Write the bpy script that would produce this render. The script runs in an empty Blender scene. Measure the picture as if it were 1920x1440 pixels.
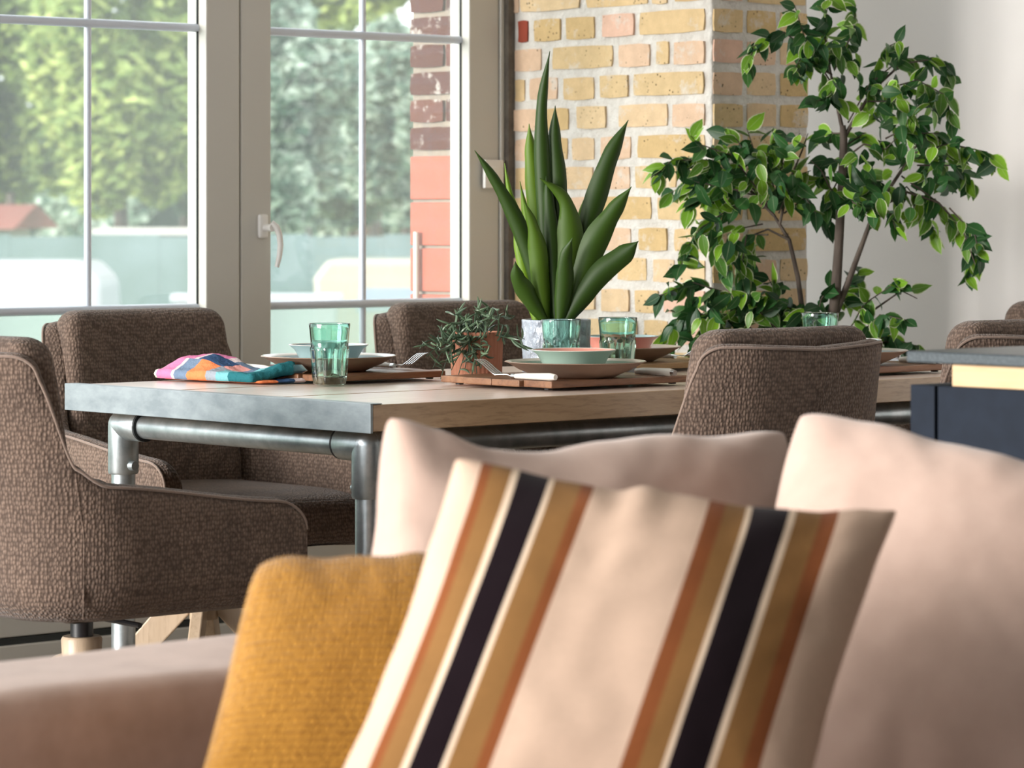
import bpy, bmesh, math, random
from mathutils import Vector, Matrix, noise

sc = bpy.context.scene
COL = sc.collection
R = math.radians
PI = math.pi
rng = random.Random(7)

# ------------------------------------------------------------------ camera
# World x runs along the window wall (away to the right), y runs towards the
# window wall, z is up.  The camera stands at x = y = 0.
F, YH, CX, ALPHA, CAMH = 6200.0, 400.0, 960.0, R(41.8), 1.095
CA, SA = math.cos(ALPHA), math.sin(ALPHA)
cam_d = bpy.data.cameras.new('camera')
cam = bpy.data.objects.new('camera', cam_d)
COL.objects.link(cam)
cam.location = (0, 0, CAMH)
cam.rotation_euler = (R(90), 0, -ALPHA)
cam_d.sensor_fit = 'HORIZONTAL'
cam_d.sensor_width = 36.0
cam_d.lens = 36.0 * F / 1920.0
cam_d.shift_y = (YH - 720.0) / 1920.0
cam_d.clip_end = 400
cam_d.dof.use_dof = True
cam_d.dof.focus_distance = 6.35
cam_d.dof.aperture_fstop = 8.0
sc.camera = cam

# ------------------------------------------------------------------ light
world = bpy.data.worlds.new('sky')
sc.world = world
world.use_nodes = True
bg = world.node_tree.nodes['Background']
bg.inputs['Color'].default_value = (0.93, 0.965, 1.0, 1)
bg.inputs['Strength'].default_value = 1.5
# hazy low daylight from outside, over the window wall, from the left
sun_d = bpy.data.lights.new('hazy_sun', 'SUN')
sun_d.energy = 3.5
sun_d.angle = R(28)
sun_d.color = (1.0, 0.95, 0.905)
sun = bpy.data.objects.new('hazy_sun', sun_d)
COL.objects.link(sun)
sun.rotation_euler = Vector((0.95, -0.19, -0.16)).to_track_quat('-Z', 'Y').to_euler()
sc.view_settings.view_transform = 'Standard'
sc.view_settings.look = 'None'
sc.view_settings.gamma = 1.0
sc.view_settings.use_curve_mapping = False
sc.view_settings.exposure = 1.1
sc.cycles.max_bounces = 12
sc.cycles.transmission_bounces = 10
sc.cycles.transparent_max_bounces = 16
sc.cycles.caustics_refractive = True
sc.cycles.sample_clamp_indirect = 6.0


def P(px, py, d):
    """world point seen at photo pixel (px, py) at distance d along the view axis"""
    x = (px - CX) / F * d
    return Vector((x * CA + d * SA, -x * SA + d * CA, CAMH + (YH - py) / F * d))


def on_z(px, py, z):
    return P(px, py, (CAMH - z) * F / (py - YH))


def on_y(px, py, v):
    t = (px - CX) / F
    return P(px, py, v / (CA - t * SA))


def on_x(px, py, u):
    t = (px - CX) / F
    return P(px, py, u / (SA + t * CA))


# ------------------------------------------------------------------ materials
def nodes_of(name):
    m = bpy.data.materials.new(name)
    m.use_nodes = True
    nt = m.node_tree
    return m, nt, nt.nodes['Principled BSDF'], nt.nodes['Material Output']


def lk(nt, a, b):
    nt.links.new(a, b)


def node(nt, kind, **kw):
    n = nt.nodes.new(kind)
    for k, v in kw.items():
        if k in n.inputs:
            n.inputs[k].default_value = v
        else:
            setattr(n, k, v)
    return n


def mixcol(nt, fac, a, b, mode='MIX'):
    n = nt.nodes.new('ShaderNodeMix')
    n.data_type = 'RGBA'
    n.blend_type = mode
    n.clamp_factor = True
    for sock, val in ((n.inputs[0], fac), (n.inputs[6], a), (n.inputs[7], b)):
        if isinstance(val, bpy.types.NodeSocket):
            lk(nt, val, sock)
        elif isinstance(val, (tuple, list)):
            sock.default_value = tuple(val) + ((1,) if len(val) == 3 else ())
        else:
            sock.default_value = val
    return n.outputs[2]


def ramp(nt, src, stops, interp='LINEAR'):
    n = nt.nodes.new('ShaderNodeValToRGB')
    cr = n.color_ramp
    cr.interpolation = interp
    while len(cr.elements) > 1:
        cr.elements.remove(cr.elements[-1])
    for i, (p, c) in enumerate(stops):
        e = cr.elements[0] if i == 0 else cr.elements.new(p)
        e.position = p
        c = (c, c, c) if isinstance(c, (int, float)) else c
        e.color = tuple(c) + (1,)
    lk(nt, src, n.inputs[0])
    return n.outputs[0]


def coords(nt, scale=(1, 1, 1), kind='Object', rot=(0, 0, 0)):
    tc = nt.nodes.new('ShaderNodeTexCoord')
    mp = nt.nodes.new('ShaderNodeMapping')
    mp.inputs['Scale'].default_value = scale
    mp.inputs['Rotation'].default_value = rot
    lk(nt, tc.outputs[kind], mp.inputs['Vector'])
    return mp.outputs[0]


def noise_tex(nt, vec, scale, detail=4, rough=0.6, dist=0.0):
    n = node(nt, 'ShaderNodeTexNoise', Scale=scale, Detail=detail, Roughness=rough, Distortion=dist)
    lk(nt, vec, n.inputs['Vector'])
    return n.outputs['Fac']


def bump(nt, bsdf, h, strength=0.3, dist=0.01):
    b = node(nt, 'ShaderNodeBump', Strength=strength, Distance=dist)
    lk(nt, h, b.inputs['Height'])
    lk(nt, b.outputs[0], bsdf.inputs['Normal'])


def plain(name, col, rough=0.6, metal=0.0, col2=None, nscale=8.0, bscale=None, bstr=0.2, bdist=0.004,
          sheen=0.0, coat=0.0, stretch=(1, 1, 1), spec=0.5, contrast=(0.35, 0.65)):
    m, nt, b, _ = nodes_of(name)
    b.inputs['Base Color'].default_value = tuple(col) + (1,)
    b.inputs['Roughness'].default_value = rough
    b.inputs['Metallic'].default_value = metal
    b.inputs['Sheen Weight'].default_value = sheen
    b.inputs['Sheen Roughness'].default_value = 0.5
    b.inputs['Coat Weight'].default_value = coat
    b.inputs['Specular IOR Level'].default_value = spec
    v = coords(nt, stretch)
    if col2 is not None:
        f = ramp(nt, noise_tex(nt, v, nscale), [(contrast[0], 0.0), (contrast[1], 1.0)])
        lk(nt, mixcol(nt, f, col, col2), b.inputs['Base Color'])
    if bscale:
        bump(nt, b, noise_tex(nt, v, bscale), bstr, bdist)
    return m


def mat_chenille(name, dark, light, vx=150.0, vz=95.0):
    m, nt, b, _ = nodes_of(name)
    b.inputs['Roughness'].default_value = 0.92
    b.inputs['Sheen Weight'].default_value = 0.15
    b.inputs['Sheen Roughness'].default_value = 0.45
    b.inputs['Specular IOR Level'].default_value = 0.2
    v = coords(nt, (1, 1, vz / vx))
    vo = node(nt, 'ShaderNodeTexVoronoi', Scale=vx, Randomness=0.55)
    lk(nt, v, vo.inputs['Vector'])
    big = noise_tex(nt, v, 14.0, 4)
    h = ramp(nt, vo.outputs['Distance'], [(0.1, 1.0), (0.7, 0.0)])
    nub = mixcol(nt, h, dark, light)
    shade = mixcol(nt, ramp(nt, big, [(0.3, 0.0), (0.7, 1.0)]), (0.85, 0.84, 0.84), (1.12, 1.1, 1.08))
    lk(nt, mixcol(nt, 1.0, nub, shade, 'MULTIPLY'), b.inputs['Base Color'])
    bump(nt, b, h, 0.6, 0.003)
    return m


def mat_wood(name, c1, c2, c3, scale=6.0, axis='X', rough=0.55, coat=0.0, spec=0.4):
    m, nt, b, _ = nodes_of(name)
    st = {'X': (0.12, 1, 1), 'Y': (1, 0.12, 1), 'Z': (1, 1, 0.12)}[axis]
    v = coords(nt, st)
    n1 = noise_tex(nt, v, scale * 3, 6, 0.6, 1.2)
    n2 = noise_tex(nt, v, scale * 22, 3, 0.7)
    n3 = noise_tex(nt, coords(nt, (1, 1, 1)), 2.5, 3)
    a = mixcol(nt, ramp(nt, n1, [(0.3, 0.0), (0.62, 1.0)]), c1, c2)
    a = mixcol(nt, ramp(nt, n2, [(0.5, 0.0), (0.75, 0.6)]), a, c3)
    a = mixcol(nt, 1.0, a, mixcol(nt, n3, (0.85, 0.85, 0.85), (1.15, 1.12, 1.1)), 'MULTIPLY')
    lk(nt, a, b.inputs['Base Color'])
    b.inputs['Roughness'].default_value = rough
    b.inputs['Coat Weight'].default_value = coat
    b.inputs['Coat Roughness'].default_value = 0.22
    b.inputs['Specular IOR Level'].default_value = spec
    bump(nt, b, n2, 0.25, 0.0015)
    return m


def mat_pane(name, tint=(1, 1, 1), milky=0.0, veil=(0.36, 0.44, 0.385)):
    m, nt, b, out = nodes_of(name)
    nt.nodes.remove(b)
    tr = node(nt, 'ShaderNodeBsdfTransparent')
    tr.inputs[0].default_value = tuple(tint) + (1,)
    gl = node(nt, 'ShaderNodeBsdfGlossy', Roughness=0.02)
    gl.inputs[0].default_value = (0.9, 0.95, 0.95, 1)
    lw = node(nt, 'ShaderNodeLayerWeight', Blend=0.5)
    mx = node(nt, 'ShaderNodeMixShader')
    lk(nt, ramp(nt, lw.outputs['Facing'], [(0.0, 0.02), (0.6, 0.05), (0.85, 0.18), (1.0, 0.8)]), mx.inputs[0])
    lk(nt, tr.outputs[0], mx.inputs[1])
    lk(nt, gl.outputs[0], mx.inputs[2])
    last = mx.outputs[0]
    if milky:
        tl = node(nt, 'ShaderNodeBsdfTranslucent')
        tl.inputs[0].default_value = tuple(veil) + (1,)
        m2 = node(nt, 'ShaderNodeMixShader', Fac=milky)
        lk(nt, last, m2.inputs[1])
        lk(nt, tl.outputs[0], m2.inputs[2])
        last = m2.outputs[0]
    lk(nt, last, out.inputs['Surface'])
    return m


def mat_leaf(name, dark, mid, bright, edge=None, transl=0.25, rough=0.4, edge_at=0.78):
    m, nt, b, out = nodes_of(name)
    at = nt.nodes.new('ShaderNodeAttribute')
    at.attribute_name = 'rnd'
    col = ramp(nt, at.outputs['Fac'], [(0.0, dark), (0.5, mid), (0.85, bright)])
    uv = nt.nodes.new('ShaderNodeUVMap')
    sp = nt.nodes.new('ShaderNodeSeparateXYZ')
    lk(nt, uv.outputs[0], sp.inputs[0])
    if edge:
        # pale leaf margin, wider on some leaves than others
        d = node(nt, 'ShaderNodeMath', operation='SUBTRACT')
        d.inputs[1].default_value = 0.5
        lk(nt, sp.outputs[0], d.inputs[0])
        a2 = node(nt, 'ShaderNodeMath', operation='ABSOLUTE')
        lk(nt, d.outputs[0], a2.inputs[0])
        f = ramp(nt, a2.outputs[0], [(edge_at * 0.5, 0.0), (edge_at * 0.5 + 0.04, 1.0)])
        k = ramp(nt, at.outputs['Fac'], [(0.5, 0.0), (0.65, 1.0)])
        mm = node(nt, 'ShaderNodeMath', operation='MULTIPLY')
        lk(nt, f, mm.inputs[0])
        lk(nt, k, mm.inputs[1])
        rib = ramp(nt, a2.outputs[0], [(0.0, 0.2), (0.05, 0.0)])
        col = mixcol(nt, rib, col, edge)
        col = mixcol(nt, mm.outputs[0], col, edge)
    lk(nt, col, b.inputs['Base Color'])
    b.inputs['Roughness'].default_value = rough
    b.inputs['Specular IOR Level'].default_value = 0.35
    tl = nt.nodes.new('ShaderNodeBsdfTranslucent')
    lk(nt, col, tl.inputs[0])
    mx = node(nt, 'ShaderNodeMixShader', Fac=transl)
    lk(nt, b.outputs[0], mx.inputs[1])
    lk(nt, tl.outputs[0], mx.inputs[2])
    lk(nt, mx.outputs[0], out.inputs['Surface'])
    return m


def mat_glass(name, col, rough=0.0, ior=1.45):
    m, nt, b, _ = nodes_of(name)
    b.inputs['Base Color'].default_value = tuple(col) + (1,)
    b.inputs['Roughness'].default_value = rough
    b.inputs['IOR'].default_value = ior
    b.inputs['Transmission Weight'].default_value = 1.0
    return m


def mat_stripes(name):
    m, nt, b, _ = nodes_of(name)
    cream, tan, rust, black = (0.55, 0.40, 0.305), (0.215, 0.11, 0.038), (0.20, 0.065, 0.022), (0.008, 0.004, 0.006)
    pale = (0.66, 0.52, 0.39)
    seq = [(0, cream), (.06, rust), (.083, tan), (.132, pale), (.148, black), (.212, pale), (.226, tan), (.283, rust),
           (.31, cream), (.565, rust), (.60, tan), (.645, pale), (.66, black), (.742, pale), (.757, tan), (.815, rust),
           (.853, cream)]
    uv = nt.nodes.new('ShaderNodeUVMap')
    sp = nt.nodes.new('ShaderNodeSeparateXYZ')
    lk(nt, uv.outputs[0], sp.inputs[0])
    col = ramp(nt, sp.outputs[0], seq, 'CONSTANT')
    v = coords(nt, (1, 1, 1), 'UV')
    n = noise_tex(nt, v, 60.0, 4)
    col = mixcol(nt, 1.0, col, mixcol(nt, n, (0.9, 0.9, 0.9), (1.08, 1.08, 1.08)), 'MULTIPLY')
    lk(nt, col, b.inputs['Base Color'])
    b.inputs['Roughness'].default_value = 0.9
    b.inputs['Sheen Weight'].default_value = 0.04
    b.inputs['Specular IOR Level'].default_value = 0.08
    bump(nt, b, noise_tex(nt, v, 380.0, 2), 0.12, 0.001)
    return m


def mat_weave(name, c1, c2, su=62.0, sv=44.0):
    m, nt, b, _ = nodes_of(name)
    v = coords(nt, (su, sv, 1), 'UV')
    vo = node(nt, 'ShaderNodeTexVoronoi', Scale=1.0, Randomness=0.22)
    lk(nt, v, vo.inputs['Vector'])
    h = ramp(nt, vo.outputs['Distance'], [(0.1, 1.0), (0.72, 0.0)])
    n = noise_tex(nt, coords(nt, (1, 1, 1), 'UV'), 7.0, 4)
    a = mixcol(nt, h, c1, c2)
    a = mixcol(nt, 1.0, a, mixcol(nt, n, (0.86, 0.84, 0.8), (1.12, 1.12, 1.12)), 'MULTIPLY')
    lk(nt, a, b.inputs['Base Color'])
    b.inputs['Roughness'].default_value = 0.9
    b.inputs['Sheen Weight'].default_value = 0.3
    b.inputs['Specular IOR Level'].default_value = 0.15
    bump(nt, b, h, 0.7, 0.005)
    return m


def mat_brick(name, cols, spots=(0.10, 0.065, 0.03)):
    """each brick takes its own clay colour from its object's random number"""
    m, nt, b, _ = nodes_of(name)
    oi = nt.nodes.new('ShaderNodeObjectInfo')
    n_c = len(cols)
    col = ramp(nt, oi.outputs['Random'], [(i / n_c, c) for i, c in enumerate(cols)], 'CONSTANT')
    tc = nt.nodes.new('ShaderNodeTexCoord')
    geo = nt.nodes.new('ShaderNodeNewGeometry')
    v = geo.outputs['Position']
    n1 = noise_tex(nt, v, 26.0, 6, 0.7)
    col = mixcol(nt, 1.0, col, mixcol(nt, n1, (0.72, 0.70, 0.66), (1.22, 1.2, 1.16)), 'MULTIPLY')
    vo = node(nt, 'ShaderNodeTexVoronoi', Scale=85.0)
    lk(nt, v, vo.inputs['Vector'])
    n2 = noise_tex(nt, v, 14.0, 2)
    sp = node(nt, 'ShaderNodeMath', operation='MULTIPLY')
    lk(nt, ramp(nt, vo.outputs['Distance'], [(0.16, 1.0), (0.24, 0.0)]), sp.inputs[0])
    lk(nt, ramp(nt, n2, [(0.5, 0.0), (0.6, 1.0)]), sp.inputs[1])
    col = mixcol(nt, sp.outputs[0], col, spots)
    n4 = noise_tex(nt, v, 17.0, 5, 0.7)
    col = mixcol(nt, ramp(nt, n4, [(0.56, 0.0), (0.70, 0.7)]), col, (0.66, 0.62, 0.56))
    lk(nt, col, b.inputs['Base Color'])
    b.inputs['Roughness'].default_value = 0.92
    b.inputs['Specular IOR Level'].default_value = 0.15
    n3 = noise_tex(nt, v, 60.0, 6, 0.75)
    bump(nt, b, n3, 0.6, 0.006)
    return m


M = {}
M['fabric'] = mat_chenille('taupe_chenille', (0.078, 0.055, 0.043), (0.208, 0.150, 0.117), 185.0, 130.0)
M['piping'] = plain('taupe_piping', (0.23, 0.165, 0.13), 0.9, sheen=0.3, bscale=300, bstr=0.5)
M['blackmetal'] = plain('black_painted_steel', (0.012, 0.012, 0.014), 0.35)
M['chair_leg'] = mat_wood('pale_beech', (0.42, 0.32, 0.22), (0.5, 0.39, 0.28), (0.3, 0.22, 0.15), 5, 'Z', 0.4)
M['galv'] = plain('galvanised_steel', (0.50, 0.545, 0.56), 0.36, 0.85, (0.34, 0.385, 0.40), 26.0, 70.0, 0.12, 0.002)
M['galv_flat'] = plain('galvanised_sheet', (0.29, 0.33, 0.35), 0.45, 0.4, (0.20, 0.235, 0.255), 16.0, 90.0, 0.1, 0.002,
                       stretch=(1, 1, 2))
M['rubber'] = plain('black_rubber', (0.012, 0.014, 0.016), 0.6)
M['table_wood'] = mat_wood('worn_oak', (0.40, 0.26, 0.145), (0.51, 0.35, 0.205), (0.19, 0.105, 0.05), 6, 'X', 0.34, 0.5, 0.5)
M['table_top_glare'] = mat_wood('oak_painted_glare', (0.72, 0.58, 0.49), (0.79, 0.67, 0.59), (0.56, 0.42, 0.32), 6, 'X', 0.4, 0.6, 0.5)  # lighter oak for plank tops; window glare put into the colour
M['board_wood'] = mat_wood('dark_acacia', (0.17, 0.075, 0.038), (0.27, 0.135, 0.07), (0.08, 0.035, 0.018), 7, 'X', 0.42)
M['board_wood2'] = mat_wood('honey_acacia', (0.34, 0.20, 0.085), (0.42, 0.265, 0.125), (0.18, 0.095, 0.04), 7, 'X', 0.42)
M['white_frame'] = plain('white_pvc', (0.58, 0.56, 0.51), 0.35)
M['bar_white'] = plain('white_glazing_bar', (0.66, 0.71, 0.80), 0.3)
M['pane'] = mat_pane('veiled_glass', (0.98, 1.0, 0.99), 0.05, (0.85, 0.92, 0.90))  # translucent veil added to wash out the view through clear glass
M['pane_milky'] = mat_pane('frosted_glass', (0.95, 1.0, 0.97), 0.45)
M['gasket'] = plain('dark_gasket', (0.02, 0.025, 0.025), 0.5)
M['wall_white'] = plain('white_plaster', (0.88, 0.855, 0.835), 0.55, 0, (0.85, 0.83, 0.81), 1.5, 12.0, 0.05, 0.004)
M['wall_bounce'] = plain('bounce_grey', (0.34, 0.34, 0.34), 0.6)  # unseen front wall; its grey sets the light bounced into the room
M['ceiling'] = plain('white_ceiling', (0.82, 0.81, 0.79), 0.8)
M['floor'] = mat_wood('oak_floor', (0.20, 0.15, 0.105), (0.24, 0.185, 0.13), (0.13, 0.095, 0.06), 3, 'X', 0.45)
M['mortar'] = plain('pale_lime_mortar', (0.66, 0.63, 0.585), 0.95, 0, (0.55, 0.515, 0.47), 22.0, 45.0, 0.8, 0.012)
M['mortar_dark'] = plain('dark_joint', (0.11, 0.095, 0.08), 0.95, 0, (0.19, 0.165, 0.135), 18.0, 40.0, 0.7, 0.01)
M['brick'] = mat_brick('yellow_stock_brick', [(0.66, 0.49, 0.285), (0.68, 0.51, 0.335), (0.60, 0.435, 0.23), (0.68, 0.49, 0.36),
                                              (0.63, 0.475, 0.28), (0.69, 0.46, 0.365), (0.68, 0.52, 0.33)])
M['brick_red'] = mat_brick('red_brown_brick', [(0.075, 0.022, 0.018), (0.10, 0.028, 0.02), (0.065, 0.026, 0.023), (0.11, 0.036, 0.027)],
                           (0.03, 0.01, 0.01))
M['brick_deepred'] = plain('deep_red_brick', (0.26, 0.045, 0.022), 0.9, bscale=50, bstr=0.4)
M['terracotta_block'] = plain('glazed_orange_block', (0.34, 0.062, 0.026), 0.6, 0, (0.30, 0.055, 0.024), 20, 60, 0.2)
M['mortar_out'] = plain('outdoor_mortar', (0.26, 0.21, 0.165), 0.95, 0, (0.21, 0.17, 0.14), 24, 50, 0.6, 0.008)
M['sofa'] = plain('blush_velvet', (0.47, 0.335, 0.275), 0.9, 0, (0.39, 0.27, 0.215), 14.0, 240.0, 0.12, 0.002, sheen=0.15)
M['blush'] = plain('blush_linen', (0.52, 0.38, 0.315), 0.92, 0, (0.46, 0.33, 0.27), 12.0, 260.0, 0.12, 0.002, sheen=0.3)
M['stripe'] = mat_stripes('striped_cotton')
M['mustard'] = mat_weave('mustard_weave', (0.20, 0.082, 0.007), (0.50, 0.25, 0.035), 58.0, 46.0)
M['navy'] = plain('navy_laminate', (0.013, 0.018, 0.028), 0.5, 0, (0.011, 0.015, 0.023), 30, spec=0.07)
M['slab'] = plain('dark_speckled_slab', (0.030, 0.040, 0.047), 0.32, 0, (0.055, 0.068, 0.076), 220, contrast=(0.45, 0.6), spec=0.5)
M['birch'] = mat_wood('pale_birch', (0.50, 0.345, 0.19), (0.54, 0.385, 0.22), (0.43, 0.29, 0.15), 4, 'Y', 0.5)
M['ficus_leaf'] = mat_leaf('ficus_leaf', (0.014, 0.055, 0.018), (0.032, 0.115, 0.027), (0.19, 0.38, 0.025), (0.60, 0.64, 0.42), 0.3,
                           0.42, 0.80)
M['bark'] = plain('brown_bark', (0.05, 0.036, 0.028), 0.85, 0, (0.10, 0.077, 0.06), 40, 60, 0.6, 0.004, stretch=(1, 1, 0.2))
M['snake_leaf'] = mat_leaf('snake_plant_leaf', (0.018, 0.046, 0.005), (0.045, 0.10, 0.008), (0.17, 0.30, 0.018), None, 0.3, 0.48)
M['soil'] = plain('dark_soil', (0.05, 0.035, 0.025), 0.95, bscale=80, bstr=0.8)
M['rhip'] = mat_leaf('trailing_leaf', (0.05, 0.085, 0.05), (0.085, 0.135, 0.08), (0.15, 0.22, 0.13), None, 0.1, 0.35)
M['pot_grey'] = plain('hammered_grey_glaze', (0.36, 0.395, 0.45), 0.3, 0, (0.235, 0.275, 0.33), 22.0, 45.0, 1.0, 0.012, coat=0.3,
                      stretch=(1, 1, 0.6))
M['pot_terra'] = plain('ribbed_terracotta', (0.47, 0.195, 0.115), 0.75, 0, (0.42, 0.165, 0.095), 30, 90, 0.3)
M['glaze_out'] = plain('taupe_stoneware', (0.30, 0.205, 0.15), 0.45, 0, (0.26, 0.175, 0.125), 20)
M['glaze_in'] = plain('pale_blue_glaze', (0.45, 0.57, 0.62), 0.15, coat=0.5)
M['glaze_rim'] = plain('cream_glaze_rim', (0.74, 0.69, 0.62), 0.25, coat=0.3)
M['glaze_green'] = plain('sage_glaze', (0.30, 0.40, 0.335), 0.3, coat=0.4)
M['glaze_teal'] = plain('grey_teal_glaze', (0.26, 0.36, 0.36), 0.3, coat=0.4)
M['glaze_pink'] = plain('coral_glaze', (0.60, 0.26, 0.20), 0.35, coat=0.3)
M['glaze_red'] = plain('red_and_white_glaze', (0.66, 0.14, 0.12), 0.25, 0, (0.78, 0.72, 0.68), 9, coat=0.5, contrast=(0.49, 0.53))
M['glass_green'] = mat_glass('bottle_green_glass', (0.66, 0.92, 0.82))
M['steel'] = plain('cutlery_steel', (0.62, 0.62, 0.62), 0.18, 1.0)
M['ivory'] = plain('ivory_handle', (0.74, 0.70, 0.63), 0.35)
M['plastic'] = plain('white_plastic', (0.80, 0.78, 0.75), 0.4)
M['ext_ground'] = plain('pale_paving', (0.26, 0.28, 0.25), 0.9, 0, (0.20, 0.26, 0.19), 0.08)
M['ext_grass'] = plain('lawn', (0.13, 0.20, 0.08), 0.95, 0, (0.17, 0.25, 0.10), 0.4)
M['ext_leaf_a'] = mat_leaf('yellow_green_foliage', (0.10, 0.16, 0.055), (0.27, 0.36, 0.10), (0.50, 0.56, 0.19), None, 0.4, 0.6)
M['ext_leaf_b'] = mat_leaf('blue_green_foliage', (0.11, 0.19, 0.14), (0.32, 0.42, 0.32), (0.70, 0.77, 0.66), None, 0.4, 0.6)  # bleaching by light put into the paler leaf colours
M['ext_leaf_c'] = mat_leaf('dark_foliage', (0.055, 0.10, 0.075), (0.11, 0.18, 0.12), (0.22, 0.32, 0.2), None, 0.3, 0.6)
M['car_white'] = plain('white_car_paint', (0.36, 0.37, 0.39), 0.3, coat=0.3)
M['car_cream'] = plain('cream_car_paint', (0.34, 0.30, 0.235), 0.3, coat=0.3)
M['car_blue'] = plain('blue_car_paint', (0.16, 0.24, 0.36), 0.25, coat=0.6)
M['car_glass'] = plain('car_glass', (0.22, 0.27, 0.33), 0.3)
M['tyre'] = plain('tyre_rubber', (0.02, 0.02, 0.02), 0.8)
M['ext_fence'] = plain('blue_grey_fence', (0.14, 0.19, 0.195), 0.8, 0, (0.085, 0.13, 0.12), 0.9)
M['ext_red'] = plain('red_roof_tile', (0.22, 0.06, 0.04), 0.8)
M['ext_wall'] = plain('pale_render', (0.5, 0.47, 0.42), 0.9)


def mat_towel():
    m, nt, b, _ = nodes_of('plaid_towel')
    uv = nt.nodes.new('ShaderNodeUVMap')
    sp = nt.nodes.new('ShaderNodeSeparateXYZ')
    lk(nt, uv.outputs[0], sp.inputs[0])
    cream, pink, pale, slate = (0.62, 0.58, 0.46), (0.60, 0.19, 0.34), (0.62, 0.52, 0.52), (0.15, 0.21, 0.30)
    orange, grey, teal, navy = (0.78, 0.22, 0.085), (0.27, 0.30, 0.34), (0.16, 0.40, 0.43), (0.035, 0.075, 0.16)
    dteal, plum = (0.02, 0.13, 0.15), (0.30, 0.06, 0.16)
    r1 = ramp(nt, sp.outputs[0], [(0, cream), (.035, pink), (.19, pale), (.215, slate), (.34, orange), (.53, grey),
                                  (.64, teal), (.76, dteal)], 'CONSTANT')
    r2 = ramp(nt, sp.outputs[0], [(0, cream), (.035, pink), (.26, pale), (.30, navy), (.55, (0.66, 0.30, 0.27)), (.68, slate),
                                  (.78, teal), (.88, dteal)], 'CONSTANT')
    r3 = ramp(nt, sp.outputs[0], [(0, cream), (.05, plum), (.22, pink), (.42, pale), (.5, slate), (.72, orange), (.86, dteal)],
              'CONSTANT')
    f1 = ramp(nt, sp.outputs[1], [(0.0, 0.0), (0.36, 0.0), (0.37, 1.0)], 'CONSTANT')
    f2 = ramp(nt, sp.outputs[1], [(0.0, 0.0), (0.74, 1.0)], 'CONSTANT')
    c = mixcol(nt, f1, r1, r2)
    c = mixcol(nt, f2, c, r3)
    lk(nt, c, b.inputs['Base Color'])
    b.inputs['Roughness'].default_value = 0.95
    b.inputs['Specular IOR Level'].default_value = 0.1
    bump(nt, b, noise_tex(nt, coords(nt), 160.0, 4, 0.7), 0.7, 0.004)
    return m


M['towel'] = mat_towel()


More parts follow.
